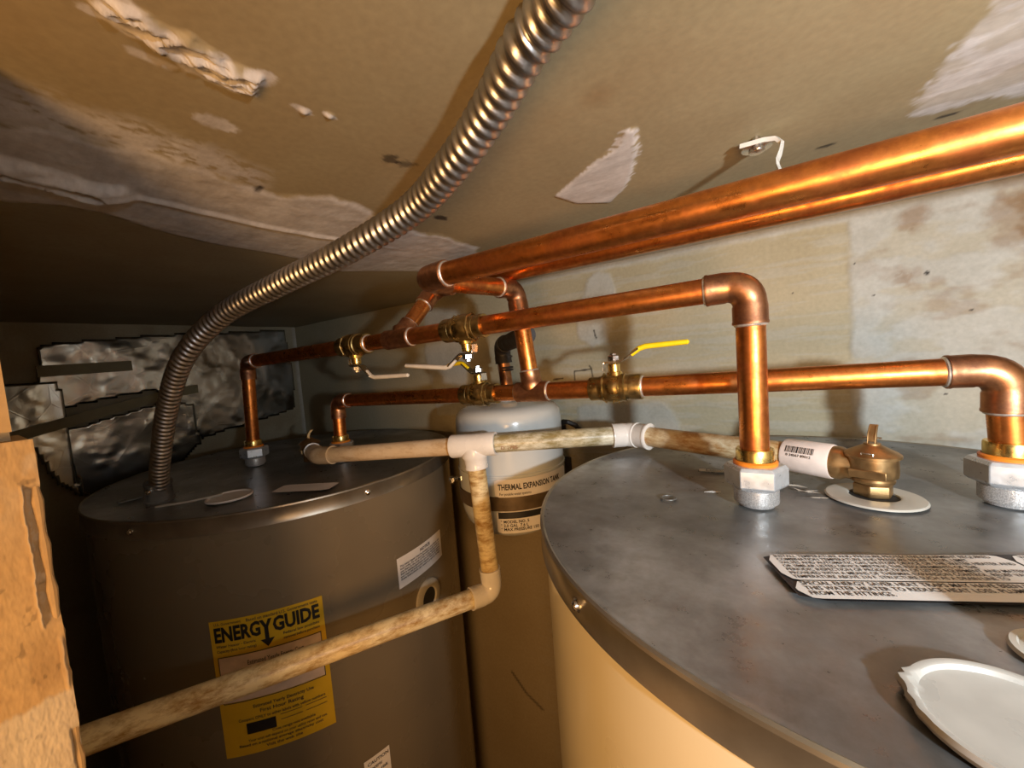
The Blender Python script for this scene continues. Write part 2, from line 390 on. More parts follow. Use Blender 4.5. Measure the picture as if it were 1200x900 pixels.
def ceil_fn(X, Y):
    n = fbm(X*9, Y*9, 5); nf = fbm(X*40+3, Y*22+9, 4); brush = fbm(X*60+5, Y*7, 4)
    sm = sdpoly(X, Y, MAIN)
    mud = ss(0.02, -0.03, sm+(n-0.5)*0.10)
    st = sdpoly(X, Y, STREAK)
    mud = np.maximum(mud, ss(0.05, -0.12, st)*ss(0.42, 0.56, 0.55*fbm(X*18, Y*7, 5)+0.45*nf+0.06))
    tr = sdpoly(X, Y, TORN); mud = np.maximum(mud, ss(0.012, -0.006, tr+(n-0.5)*0.09+(nf-0.5)*0.03))
    tb = sdpoly(X, Y, TORNB); mud = np.maximum(mud, 0.8*ss(0.01, -0.01, tb+(n-0.5)*0.03))
    for px, py, r in ((-1.60, 0.965, 0.028), (-1.55, 1.047, 0.02), (-1.95, 0.78, 0.05)):
        mud = np.maximum(mud, ss(1.1, 0.7, np.hypot(X-px, (Y-py)*0.6)/r+(nf-0.5)*1.2))
    pa = sdpoly(X, Y, PATCH)
    mud = np.maximum(mud, 1.25*ss(0.006, -0.006, pa+(fbm(X*22, Y*60, 3)-0.5)*0.10*ss(-1.05, -0.65, X)))
    tp = sdpoly(X, Y, TRP)
    mud = np.maximum(mud, ss(0.02, -0.02, tp+(nf-0.5)*0.10)*(0.55+0.45*ss(0.40, 0.56, fbm(X*5, Y*9, 4))))
    corner = ss(0.28, 0.10, YB-Y+(n-0.5)*0.15)*ss(-3.2, -2.3, X)
    mud = np.maximum(mud, 0.8*corner)
    # relief
    H = 0.010*ss(0.03, -0.05, sm)*(0.5+n)+0.012*ss(0.01, -0.02, pa)
    rd = sdline(X, Y, RIDGE)
    H = H+0.018*ss(0.05, 0.0, rd)*ss(2.7, 1.8, Y)
    crack = ss(0.045, 0.0, sdline(X, Y, RIDGE[:4])+(n-0.5)*0.06)*ss(0.72, 0.55, Y)
    H = H+0.06*ss(0.13, 0.03, sdline(X, Y, RIDGE[:5])+(n-0.5)*0.12)*ss(0.80, 0.6, Y)-0.11*crack
    core = sdpoly(X, Y, CORE)
    fol = 1-np.abs(2*fbm((X*0.97-Y*0.2)*30+5, (Y*0.97+X*0.2)*9, 3)-1)
    fol = ss(0.55, 1.0, fol)
    H = H+ss(0.03, -0.01, core+(nf-0.5)*0.02)*(0.004+0.034*fol*(0.2+1.2*nf))
    for px, py in ((-1.60, 0.965), (-1.55, 1.047)): H = H+0.014*ss(0.03, 0.0, np.hypot(X-px, Y-py))
    H = H+0.03*(fbm(X*0.9, Y*0.9, 2)-0.5)
    stain_shade = 0.35*ss(0.12, 0.0, np.hypot(X+0.613, Y-1.721))+0.5*ss(0.10, 0.02, np.hypot((X-0.60), (Y-3.25)*1.3)+(n-0.5)*0.1)  # first blot is a stain; second is the header pipe's shadow, painted on
    stain_shade = stain_shade+0.10*ss(0.45, 0.75, fbm(X*3+40, Y*3, 4))
    dk = 0.75*ss(0.05, 0.02, np.hypot(X+1.66, Y-1.45)+(nf-0.5)*0.08)+0.6*ss(0.05, 0.02, np.hypot(X+1.63, Y-1.55)+(nf-0.5)*0.08)
    dk = dk+0.9*ss(0.05, 0.025, np.hypot((X+2.07)*1.0, (Y-2.25)*0.7)+(nf-0.5)*0.04)
    for qx, qy in ((0.27, 3.06), (0.78, 3.12), (-2.45, 1.15)): dk = dk+0.9*ss(0.06, 0.03, np.hypot(X-qx, (Y-qy)*2.2)+(nf-0.5)*0.03)
    dk = dk+0.8*crack
    return H, mud, stain_shade, dk
us = spaced([(XA, -4.2, 0.06), (-4.2, -1.8, 0.016), (-1.8, -1.35, 0.006), (-1.35, 1.0, 0.016), (1.0, XR, 0.08)])
vs = spaced([(-9.0, -0.4, 0.4), (-0.4, 0.25, 0.03), (0.25, 1.1, 0.008), (1.1, 3.4, 0.016), (3.4, YB+0.02, 0.05)])
structure(gridboard('ceiling', us, vs, lambda U, V, H: (U, V, ZC-H), ceil_fn, M['ceil'], flip=True))

W1 = [(-1.838,1.005),(-1.983,0.923),(-2.094,0.698),(-2.198,0.431),(-2.154,0.187),(-1.981,0.06),(-1.779,0.132),(-1.644,0.526),(-1.628,0.788),(-1.718,0.941)]
W3 = [(-2.265,-0.72),(-1.106,-0.66),(-0.95,-0.95),(-0.9,-1.2),(-2.29,-1.2)]
W4 = [(-5.013,0.95),(-4.083,0.908),(-4.257,-0.9),(-4.929,-0.9),(-5.115,0.172)]
def wallb_fn(X, Z):
    n = fbm(X*8, Z*8, 5); nf = fbm(X*30+3, Z*30+9, 3); hor = fbm(X*2.2, Z*26, 4)
    mud = 0.9*ss(0.0, 0.06, X-0.56+(n-0.5)*0.06)*(0.55+0.45*ss(0.38, 0.55, fbm(X*3+9, Z*6, 4)))
    mud = np.maximum(mud, 0.8*ss(0.04, -0.03, sdpoly(X, Z, W1)+(n-0.5)*0.10))
    mud = np.maximum(mud, 0.7*ss(0.04, -0.04, sdpoly(X, Z, W3)+(n-0.5)*0.10))
    mud = np.maximum(mud, 0.75*ss(0.03, -0.03, sdpoly(X, Z, W4)+(n-0.5)*0.05))
    mud = np.maximum(mud, 0.30*ss(0.50, 0.62, hor)*ss(-3.5, -2.5, X))
    mud = np.maximum(mud, 0.85*ss(0.99, 1.04, Z+(n-0.5)*0.05)*ss(-3.6, -2.4, X))
    stain_shade = 0.6*ss(0.16, 0.05, np.hypot((X-1.01)*1.2, Z-0.93)+(n-0.5)*0.22)+0.5*ss(0.30, 0.18, np.hypot((X-1.75)*0.7, Z-0.78)+(n-0.5)*0.2)
    stain_shade = stain_shade+0.35*ss(0.08, 0.03, np.hypot(X-0.93, (Z-0.42))+(nf-0.5)*0.1)+0.35*ss(0.52, 0.66, fbm(X*3+4, Z*5+8, 4))*ss(0.4, 1.0, X)
    lamp_tone = 0.35*ss(-1.2, -2.2, Z)  # browner lower wall, the warm lamplight's tone put into the colour
    dk = np.zeros_like(X)
    for px, pz, r in ((1.09, 0.45, 0.022), (0.75, 0.31, 0.012), (0.62, 0.62, 0.010), (1.35, 0.1, 0.014), (-0.35, 0.35, 0.012), (0.15, 0.42, 0.01), (1.2, -0.6, 0.014), (0.2, -0.55, 0.012)):
        dk = np.maximum(dk, ss(r, r*0.5, np.hypot(X-px, Z-pz)))
    for L in ([(-2.27, -0.42), (-2.27, -0.255), (-2.02, -0.235), (-2.01, -0.40)], [(-2.02, -0.235), (-2.05, -0.19)], [(-1.95, 0.27), (-1.94, 0.20), (-1.925, 0.165)], [(-2.60, -0.36), (-2.45, -0.345)]):
        dk = np.maximum(dk, 0.9*ss(0.014, 0.006, sdline(X, Z, L)))
    dk = np.maximum(dk, 0.7*ss(0.03, 0.01, sdline(X, Z, [(-3.75, -5.2), (-3.5, -5.45), (-3.2, -5.6)])))
    H = 0.012*mud*(0.5+n)
    return H, mud, np.maximum(stain_shade, lamp_tone), dk
us = spaced([(XA, -5.2, 0.08), (-5.2, -3.0, 0.03), (-3.0, 2.0, 0.012), (2.0, XR, 0.08)])
vs = spaced([(-ZF, -6.2, 0.2), (-6.2, -1.4, 0.03), (-1.4, ZC+0.02, 0.014)])
structure(gridboard('wall_back', us, vs, lambda U, V, H: (U, YB-H, V), wallb_fn, M['wallb']))
def walla_fn(Y, Z):
    n = fbm(Y*8, Z*8, 4)
    return 0.01*n, 0.8*ss(0.1, 0.03, YB-Y+(n-0.5)*0.06), 0.2*ss(0.5, 0.65, fbm(Y*2, Z*2, 3)), 0*n
structure(gridboard('wall_left', spaced([(-0.2, YB+0.02, 0.06)]), spaced([(-ZF, ZC+0.02, 0.08)]), lambda U, V, H: (XA+H, U, V), walla_fn, M['walla'], flip=False))
b = MB(); b.box((XR, -9, -ZF), (XR+0.3, YB+0.3, ZC)); structure(b.build('wall_right', M['plain'], smooth=False))
b = MB(); b.box((XA-0.3, -9, -ZF-0.3), (XR+0.3, YB+0.3, -ZF)); structure(b.build('floor', M['floor'], smooth=False))

# front wall, its end showing at the left edge of the view: thicker board layer below, bare end above
JX, JY, JZ = -2.0, 0.155, -0.145
b = MB(); b.box((XA, -0.62, -ZF), (JX-0.06, 0.115, ZC)); structure(b.build('wall_front', M['plain'], smooth=False))
def jamb_up(Y, Z):
    n = fbm(Y*30, Z*12, 4); return 0.004*n, 0.15*ss(0.5, 0.6, n), 0*n, 0*n
structure(gridboard('trim_1', spaced([(-0.62, -0.05, 0.05), (-0.05, 0.118, 0.008)]), spaced([(JZ+0.03, ZC, 0.02)]), lambda U, V, H: (JX-0.03+H, U, V), jamb_up, M['jamb']))
TR_ = [(0.116,-0.304),(0.117,-0.375),(0.115,-0.444),(0.12,-0.489),(0.117,-0.631),(0.118,-0.743)]
def jamb_fn(Y, Z):
    n = fbm(Y*60, Z*30, 4); nf = fbm(Y*150, Z*60, 3)
    line = 0.116+0.008*(fbm(Y*0+3, Z*14, 3)-0.5)*2
    inside = ss(line-0.001, line+0.003, Y)*ss(-0.29, -0.31, Z)*ss(-0.77, -0.73, Z)
    rid = ss(0.006, 0.0, np.abs(Y-line))*ss(-0.28, -0.30, Z)*ss(-0.78, -0.74, Z)
    H = -0.016*inside*(0.6+0.8*n)+0.009*rid*(0.6+nf)
    e2 = ss(0.008, 0.0, np.abs(Y-(0.146+0.006*(n-0.5))))*ss(-0.80, -0.84, Z)*ss(-1.02, -0.96, Z)
    H = H+0.010*e2
    cut = ss(-0.985, -1.0, Z+0.06*(0.155-Y)+0.02*(n-0.5))
    chip = ss(0.0, 0.02, (Y-0.128)+0.05*ss(-1.2, -1.0, -(-Z)))*ss(-1.10, -1.16, Z+(n-0.5)*0.1)
    H = H+0.006*cut*(0.7+0.3*nf)-0.02*ss(0.132, 0.140, Y+(n-0.5)*0.01)*ss(-1.12, -1.16, Z)
    H = H+0.002*nf+0.004*n
    mud = np.maximum(0.95*cut, 0.85*rid); mud = np.maximum(mud, 0.6*e2); mud = np.maximum(mud, 0.45*inside*ss(0.5, 0.6, n))
    mud = np.maximum(mud, 0.45*ss(-0.55, -0.15, Z)*ss(0.40, 0.55, fbm(Y*14, Z*9+5, 3)))
    stain_shade = 0.35*ss(0.70, 0.9, -Z)*ss(1.0, 0.93, -Z)*ss(0.35, 0.6, fbm(Y*20+2, Z*10, 3))
    return H, mud, stain_shade, 0.35*ss(0.74, 0.78, vnoise(Y*90, Z*50))*ss(0.6, 0.8, vnoise(Y*33, Z*33))
b = MB(); b.box((JX-0.30, -0.62, -ZF), (JX-0.02, JY-0.008, JZ)); tb = structure(b.build('trim_2', M['jamb'], smooth=False))
jf = gridboard('torn_board_face', spaced([(-0.62, -0.05, 0.05), (-0.05, JY, 0.002)]), spaced([(-ZF, -1.5, 0.2), (-1.5, JZ, 0.005)]), lambda U, V, H: (JX+H, U, V), jamb_fn, M['jamb'], parent=tb)
# rounded paper edge at the corner of the board
b = MB(); b.sweep([(JX-0.012, JY-0.010, z) for z in np.linspace(-1.6, JZ-0.004, 30)], [0.011+0.004*math.sin(k*2.1) for k in range(30)], n=10); b.build('corner_bead', M['jamb'], tb)

# ================================================================ text and labels
def text_into(mb, s, size, place, bold=0.0, sx=1.0, align='LEFT', fit=None):
    """place(u, v) -> point; u along the line, v upward; size in units"""
    cu = bpy.data.curves.new('t', 'FONT'); cu.body = s; cu.size = size; cu.offset = bold*size; cu.align_x = align; cu.resolution_u = 2
    ob = bpy.data.objects.new('t', cu)
    me = bpy.data.meshes.new_from_object(ob)
    if fit: sx = fit/max(v.co.x for v in me.vertices)
    mb.add([place(v.co.x*sx, v.co.y) for v in me.vertices], [tuple(p.vertices) for p in me.polygons])
    bpy.data.objects.remove(ob); bpy.data.curves.remove(cu); bpy.data.meshes.remove(me)
def patch(mb, place, u0, v0, u1, v1, nu=12, nv=2, rad=0.0):
    """curved rectangle, corners cut to a radius"""
    vs = []; fs = []
    for i in range(nu+1):
        for j in range(nv+1):
            u = u0+(u1-u0)*i/nu; v = v0+(v1-v0)*j/nv
            if rad:
                e = min(u-u0, u1-u)
                if e < rad:
                    c = rad-math.sqrt(max(0, rad*rad-(rad-e)**2)); v = v0+c+(v1-v0-2*c)*j/nv
            vs.append(place(u, v))
    for i in range(nu):
        for j in range(nv): fs.append((i*(nv+1)+j, (i+1)*(nv+1)+j, (i+1)*(nv+1)+j+1, i*(nv+1)+j+1))
    mb.add(vs, fs)
def on_cyl(c, R_, th0, off=0.0):
    """u runs counter-clockwise round the tank from angle th0 (degrees), v is height"""
    def f(u, v):
        t = math.radians(th0)+u/R_; r = R_+off
        return (c[0]+r*math.cos(t), c[1]+r*math.sin(t), v)
    return f
def on_top(o, ang, z):
    ca, sa = math.cos(math.radians(ang)), math.sin(math.radians(ang))
    return lambda u, v: (o[0]+u*ca-v*sa, o[1]+u*sa+v*ca, z)

# ================================================================ water heaters
def heater(c, R_, zt, skirt_h, paint, label, screws):
    t = thing('water_heater', label, 'water heater', (c[0], c[1], -ZF+0.3))
    b = MB(); b.lathe([(0, -ZF+0.3), (R_-0.03, -ZF+0.3), (R_-0.022, -ZF+0.34), (R_-0.022, zt-0.04)], 128, o=(c[0], c[1], 0)); b.build('body', paint, t)
    for k in range(3):
        a = 2*math.pi*k/3+0.4; x, y = c[0]+(R_-0.3)*math.cos(a), c[1]+(R_-0.3)*math.sin(a)
        b = MB(); b.lathe([(0, -ZF), (0.14, -ZF), (0.10, -ZF+0.31), (0, -ZF+0.31)], 12, o=(x, y, 0)); b.build('leg', M['skirt'], t)
    b = MB(); b.lathe([(0, zt-0.012), (R_-0.06, zt-0.012), (R_-0.035, zt-0.004), (R_-0.012, zt)], 160, o=(c[0], c[1], 0)); b.build('lid', M['lid'], t)
    b = MB(); b.lathe([(R_-0.024, zt-0.003), (R_-0.010, zt+0.006), (R_+0.002, zt), (R_+0.004, zt-0.014), (R_-0.001, zt-0.022), (R_, zt-skirt_h+0.01), (R_+0.005, zt-skirt_h), (R_-0.02, zt-skirt_h-0.004)], 160, o=(c[0], c[1], 0)); b.build('skirt', M['skirt'], t)
    for a in screws:
        ar = math.radians(a); n = (math.cos(ar), math.sin(ar), 0)
        b = MB(); b.lathe([(0.030, -0.004), (0.030, 0.004), (0.022, 0.008), (0.020, 0.018), (0.012, 0.024), (0, 0.026)], 12, axis=n, o=(c[0]+R_*n[0], c[1]+R_*n[1], zt-skirt_h*0.53)); b.build('screw', M['chrome'], t)
    return t
RC, RR, RZ = (0.368, 2.909), 1.837, -1.0
LC, LR, LZ = (-5.57, 2.73), 2.087, -1.19
rt = heater(RC, RR, RZ, 0.145, M['cream'], 'cream water heater at right with bare galvanised top close to the camera', (-126.7, -60, 180))
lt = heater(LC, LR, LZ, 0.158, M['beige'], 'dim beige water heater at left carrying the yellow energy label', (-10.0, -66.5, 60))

# printed panel on the right lid
A = 25.2
b = MB(); f = on_top((-0.085, 2.055), A, RZ+0.004); patch(b, f, 0, -0.345, 2.0, 0, 24, 1, 0.03)
b.build('label_backing', M['black'], rt)
def panel(u0, v0, u1, v1):
    f = on_top((-0.085, 2.055), A, RZ+0.0075); b = MB(); patch(b, f, u0, v0, u1, v1, 40, 1, 0.05); return b.build('warning_label', M['paper'], rt)
def lines(par, u0, vtop, L, size, sx=1.0):
    f = on_top((-0.085, 2.055), A, RZ+0.0095); b = MB()
    for k, s in enumerate(L): text_into(b, s, size, lambda u, v, k=k: f(u0+u, vtop-size*0.95*(k+1)+size*0.22+v), 0.012, sx)
    b.build('lettering', M['print'], par)
p = panel(0.012, -0.215, 0.935, -0.012)
lines(p, 0.045, -0.020, ['INSTALL TEMPERATURE AND PRESSURE PROTECTIVE EQUIPMENT REQUIRED', 'COMBINATION TEMPERATURE AND PRESSURE RELIEF VALVE, LIMIT',
   'VALVES AND AUTOMATIC GAS SHUTOFF DEVICE OR THE WATER HEATER AND', 'OR SIMILAR LISTED DEVICE MEETING THE REQUIREMENTS OF THE',
   'PERIODIC INSPECTION OF PRODUCTION OF LISTED EQUIPMENT AND MATERIALS', 'PROVIDED WITH A MEANS OF THERMAL EXPANSION CONTROL, RELIEF VALVE',
   'TEMPERATURE ABOVE 210 F. STRUCTURE SUCH AS A DRAIN LINE TO'], 0.0285, 0.85)
p = panel(0.012, -0.338, 1.15, -0.222)
lines(p, 0.045, -0.228, ['SPECIAL ENERGY SAVER HEAT TRAPS MAY HAVE BEEN INSTALLED IN THIS', 'THIS WATER HEATER TO REDUCE HEAT LOSS. PLUMBING NOT SUPPLIED', 'FROM THE FITTINGS.'], 0.034, 0.90)
p = panel(0.945, -0.215, 1.95, -0.012)
lines(p, 0.98, -0.020, ['WARNING: DO NOT OPERATE WITHOUT RELIEF VALVE', 'READ THE MANUAL BEFORE LIGHTING OR RESETTING', 'KEEP AREA CLEAR OF COMBUSTIBLE MATERIALS'], 0.0285, 0.85)
f = on_top((-0.53, 3.33), 8, RZ+0.003); b = MB(); patch(b, f, 0, -0.075, 0.42, 0.0, 8, 1, 0.01); lb = b.build('small_label', M['washer'], rt)
b = MB(); f = on_top((-0.53, 3.33), 8, RZ+0.005); patch(b, f, 0.05, -0.012, 0.40, -0.006); patch(b, f, 0.05, -0.066, 0.40, -0.060); patch(b, f, 0.05, -0.066, 0.056, -0.006, 1, 1)
text_into(b, 'CAUTION HOT WATER', 0.034, lambda u, v: f(0.075+u, -0.048+v), 0.01, 0.8); b.build('lettering', M['print'], lb)
# white chalky scratches near the small label
b = MB(); f = on_top((-0.42, 2.80), 10, RZ+0.003)
for k in range(4): b.strip([f(0.016*k, 0), f(0.016*k+0.05, 0.028)], (0.3, 1, 0), 0.007, 0.002, (0, 0, 1))
b.build('scratch_mark', M['plastic'], rt)
# debris of dried paint by the nut
b = MB()
for (x, y, r, sd) in ((0.02, 3.10, 0.10, 1), (0.13, 3.02, 0.07, 5), (-0.06, 3.22, 0.06, 8), (0.2, 2.93, 0.04, 3)):
    n_ = 11; vs_ = [(x+r*(0.6+0.5*math.sin(k*sd*1.7+sd))*math.cos(2*math.pi*k/n_)*1.3, y+r*(0.6+0.5*math.sin(k*sd*1.7+sd))*math.sin(2*math.pi*k/n_)*0.6, RZ+0.006+0.004*((k*sd) % 3)) for k in range(n_)]
    b.add(vs_+[(x, y, RZ+0.009)], [(k, (k+1) % n_, n_) for k in range(n_)])
b.build('paint_flake', M['washer'], rt)

# cream round access cap near the camera, with its ragged rim
def cap(par, cx, cy, z, r, mat, h=0.05, ragged=True):
    b = MB(); n = 96; prof = [(r*1.0, 0.0), (r*1.02, h*0.5), (r*0.99, h), (r*0.93, h*1.02), (r*0.90, h*0.92), (r*0.87, h*0.45), (r*0.80, h*0.38), (r*0.4, h*0.36), (0.0, h*0.36)]
    vs_ = []; fs_ = []
    for j, (q, hh) in enumerate(prof):
        for i in range(n):
            t = 2*math.pi*i/n; q2 = q
            if ragged and j < 5:
                g = math.exp(-((t-math.radians(163))/0.16)**2)
                q2 = q*(1+0.10*g*(0.6+0.4*math.sin(i*2.3)))+0.003*math.sin(i*1.7)*math.exp(-((t-math.radians(185))/0.35)**2)
            vs_.append((cx+q2*math.cos(t), cy+q2*math.sin(t), z+hh))
    for j in range(len(prof)-1):
        for i in range(n): fs_.append((j*n+i, j*n+(i+1) % n, (j+1)*n+(i+1) % n, (j+1)*n+i))
    b.add(vs_, fs_); return b.build('access_cap', mat, par)
M['cap'] = simple('cream_plastic', (0.46, 0.44, 0.40), 0.32, 0, 0.08, 60)
cap(rt, 0.475, 1.385, RZ, 0.205, M['cap'], 0.026)
# ring knock-out further right by the lid conduit and a round mark embossed behind the cap
b = MB(); b.lathe([(0.125, 0.0), (0.12, 0.012), (0.105, 0.012), (0.10, 0.004), (0, 0.004)], 40, o=(0.695, 1.76, RZ)); b.build('knockout', M['washer'], rt)
b = MB(); b.lathe([(0.052, 0), (0.050, 0.004), (0.038, 0.004), (0.036, 0.0)], 32, o=(-0.61, 2.62, RZ-0.002)); b.build('punch_mark', M['lid'], rt)

# left tank labels
EC = M['energy']
f0 = on_cyl(LC, LR-0.022, -50.2, 0.006)
b = MB(); uw = math.radians(25.4)*LR
patch(b, f0, 0, -3.46, uw, -2.15, 16, 2); el = b.build('energy_label', EC, lt)
f1 = on_cyl(LC, LR-0.022, -50.2, 0.010); f2 = on_cyl(LC, LR-0.022, -50.2, 0.013)
b = MB(); patch(b, f1, 0.04, -2.93, uw-0.04, -2.50, 16, 2); b.build('white_panel', simple('label_panel', (0.66, 0.52, 0.42), 0.45), el)
b = MB()
text_into(b, 'ENERG', 0.185, lambda u, v: f1(0.03+u, -2.345+v), 0.04, fit=0.375)
text_into(b, 'GUIDE', 0.185, lambda u, v: f1(0.505+u, -2.345+v), 0.04, fit=0.385)
for P_ in ([(0.400,-2.215),(0.430,-2.215),(0.452,-2.265),(0.472,-2.215),(0.502,-2.215),(0.468,-2.29),(0.468,-2.40),(0.51,-2.40),(0.452,-2.475),(0.395,-2.40),(0.435,-2.40),(0.435,-2.29)],):
    b.add([f1(*q) for q in P_], [(0,1,2,11),(2,3,4,5),(2,5,6,10,11),(7,8,9,10,6)])
b.build('brand_lettering', M['black'], el)
b = MB()
pr = [('Based on standard U.S. Government tests', 0.30, -2.195, 0.042, 1.0), ('U.S. Government', 0.04, -2.19, 0.034, 1.0), ('Water Heater - Electric', 0.04, -2.40, 0.036, 1.0), ('Capacity (first hour rating)', 0.04, -2.445, 0.036, 1.0), ('Federal law prohibits', 0.58, -2.40, 0.036, 1.0), ('removal before purchase', 0.58, -2.445, 0.036, 1.0),
      ('Estimated Yearly Energy Cost', 0.27, -2.60, 0.062, 0.85), ('Estimated Yearly Electricity Use', 0.27, -3.02, 0.045, 1.0), ('First Hour Rating', 0.32, -3.075, 0.05, 1.0), ('Compare ONLY to other labels with yellow numbers', 0.14, -3.13, 0.040, 0.9),
      ('Cost range not available', 0.40, -3.29, 0.036, 0.9), ('Your cost will depend on your utility rates and use.', 0.20, -3.335, 0.036, 0.9), ('Based on a national average electricity cost', 0.12, -3.375, 0.036, 0.9), ('Visit the web site', 0.34, -3.42, 0.04, 0.9)]
FIT = [0.58, 0.22, 0.32, 0.32, 0.30, 0.30, 0.46, 0.50, 0.36, 0.72, 0.36, 0.66, 0.70, 0.30]
for (s_, u_, v_, z_, x_), w_ in zip(pr, FIT): text_into(b, s_, z_, lambda u, v: f2(u_+u, v_+v), 0.012, fit=w_)
patch(b, f2, 0.04, -2.495, uw-0.04, -2.488); patch(b, f2, 0.04, -2.94, uw-0.04, -2.933); patch(b, f2, 0.04, -2.94, 0.047, -2.49, 1, 2); patch(b, f2, uw-0.047, -2.94, uw-0.04, -2.49, 1, 2)
patch(b, f2, 0.48, -3.205, 0.66, -3.200); patch(b, f2, 0.48, -3.155, 0.66, -3.150); patch(b, f2, 0.69, -3.205, 0.87, -3.200); patch(b, f2, 0.69, -3.155, 0.87, -3.150)
b.build('small_lettering', M['print'], el)
b = MB(); patch(b, f2, 0.20, -3.26, 0.44, -3.155, 6, 1); b.build('black_box', M['black'], el)
f3 = on_cyl(LC, LR-0.022, -2.9, 0.006); f4 = on_cyl(LC, LR-0.022, -2.9, 0.010); ww = math.radians(21.6)*LR
b = MB(); patch(b, f3, 0, -2.46, ww, -2.115, 12, 2); wl_ = b.build('white_notice', M['paper'], lt)
b = MB()
text_into(b, 'NOTICE', 0.05, lambda u, v: f4(0.34+u, -2.185+v), 0.03)
for k, s_ in enumerate(['This water heater must be installed in accordance with', 'local codes. Do not store flammable liquids nearby or', 'use them in the area of this or any appliance at all.', 'Before making adjustments turn off the electric power', 'and read the instruction manual. Failure to follow', 'these instructions can result in property damage.']):
    text_into(b, s_, 0.034, lambda u, v: f4(0.03+u, -2.225-0.03*k+v), 0.02, fit=0.70)
b.build('small_lettering', M['print'], wl_)
f3 = on_cyl(LC, LR-0.022, -18.8, 0.006); f4 = on_cyl(LC, LR-0.022, -18.8, 0.010)
b = MB(); patch(b, f3, 0, -4.6, 0.27, -4.04, 6, 2); wl_ = b.build('lower_notice', M['paper'], lt)
b = MB()
for k, s_ in enumerate(['CAUTION', 'electric', 'shock risk']): text_into(b, s_, 0.05, lambda u, v: f4(0.03+u, -4.11-0.06*k+v), 0.02)
b.build('small_lettering', M['print'], wl_)
a = math.radians(8.6); n = (math.cos(a), math.sin(a), 0); o = (LC[0]+(LR-0.025)*n[0], LC[1]+(LR-0.025)*n[1], -2.79)
b = MB(); b.lathe([(0.22, 0), (0.215, 0.02), (0.19, 0.035), (0.13, 0.035), (0.115, 0.02)], 40, axis=n, o=o); b.build('port_ring', M['grille'], lt)
b = MB(); b.lathe([(0.118, 0.018), (0, 0.010)], 32, axis=n, o=o); b.build('port_hole', M['darkhole'], lt)
cap(lt, -4.60, 1.535, LZ, 0.20, M['paper'], 0.02, False)
b = MB(); f = on_top((-4.30, 1.78), 30, LZ+0.004); patch(b, f, 0, 0, 0.62, 0.24, 8, 1, 0.02); b.build('lid_label', M['paper'], lt)
b = MB(); f = on_top((-5.35, 0.98), 20, LZ+0.003); b.box((-5.75, 0.92, LZ), (-5.62, 1.10, LZ+0.01)); b.build('junction_plate', M['lid'], lt)
b = MB(); b.sweep([(-5.0, 1.06, LZ+0.01), (-4.82, 1.28, LZ+0.015), (-4.68, 1.50, LZ+0.03)], 0.012, 6); b.build('wire', M['washer'], lt)

# ================================================================ copper pipework
PR = 0.078
def pipe(par, a, b_, r=PR, mat='copper', name='pipe'):
    m_ = MB(); a = Vector(a); b_ = Vector(b_); n = max(2, int((b_-a).length/0.25))
    m_.sweep([a.lerp(b_, k/n) for k in range(n+1)], r, 28); return m_.build(name, M[mat], par)
def ring(par, p, axis, r=PR+0.004, name='solder_ring'):
    m_ = MB(); m_.lathe([(r-0.004, -0.011), (r+0.004, -0.006), (r+0.006, 0.0), (r+0.004, 0.006), (r-0.006, 0.012)], 28, axis=axis, o=p); return m_.build(name, M['solder'], par)
def elbow(par, c, da, db, r=PR, mat='copper_fit', sock=0.12, bend=0.11, rings=(0, 1), name='elbow', wall=0.015):
    """c = corner of the two centre lines; da, db point away from it along each pipe"""
    c = Vector(c); da = Vector(da).normalized(); db = Vector(db).normalized()
    rf = r+wall; pts = []; rad = []
    th_ = da.angle(db); bend = bend*1.0
    pA = c+da*bend; pB = c+db*bend
    for q, rr in ((sock, r+0.002), (sock, rf+0.002), (sock-0.012, rf+0.003), (sock-0.02, rf), (0.02, rf), (0.0, rf-0.004)):
        pts.append(pA+da*q); rad.append(rr)
    for k in range(1, 9):
        t = k/9; p = pA*(1-t)**2+c*2*t*(1-t)+pB*t*t; p = p.lerp(pA.lerp(pB, t), 0.18); pts.append(p); rad.append(rf-0.004+0.004*math.sin(math.pi*t))
    for q, rr in ((0.0, rf-0.004), (0.02, rf), (sock-0.02, rf), (sock-0.012, rf+0.003), (sock, rf+0.002), (sock, r+0.002)):
        pts.append(pB+db*q); rad.append(rr)
    m_ = MB(); m_.sweep(pts, rad, 32, cap=False); e = m_.build(name, M[mat], par, angle=50)
    if 0 in rings: ring(par, pA+da*(sock+0.004), da, r+0.004)
    if 1 in rings: ring(par, pB+db*(sock+0.004), db, r+0.004)
    return e
def tee(par, c, ax, br, r=PR, mat='copper_fit', L=0.16, B=0.19, rings=(1, 1, 1)):
    c = Vector(c); ax = Vector(ax).normalized(); br = Vector(br).normalized(); rf = r+0.014
    m_ = MB()
    m_.sweep([c-ax*L, c-ax*L, c-ax*(L-0.015), c, c+ax*(L-0.015), c+ax*L, c+ax*L], [r, rf+0.003, rf+0.001, rf, rf+0.001, rf+0.003, r], 32, cap=False)
    m_.sweep([c, c+br*(r*0.9), c+br*(r*1.25), c+br*(B-0.015), c+br*B, c+br*B], [rf*0.9, rf+0.020, rf+0.003, rf, rf+0.003, r], 32, cap=False)
    e = m_.build('tee', M[mat], par, angle=55)
    if rings[0]: ring(par, c-ax*(L+0.004), ax)
    if rings[1]: ring(par, c+ax*(L+0.004), ax)
    if rings[2]: ring(par, c+br*(B+0.004), br)
    return e
V3 = lambda *a: Vector(a)
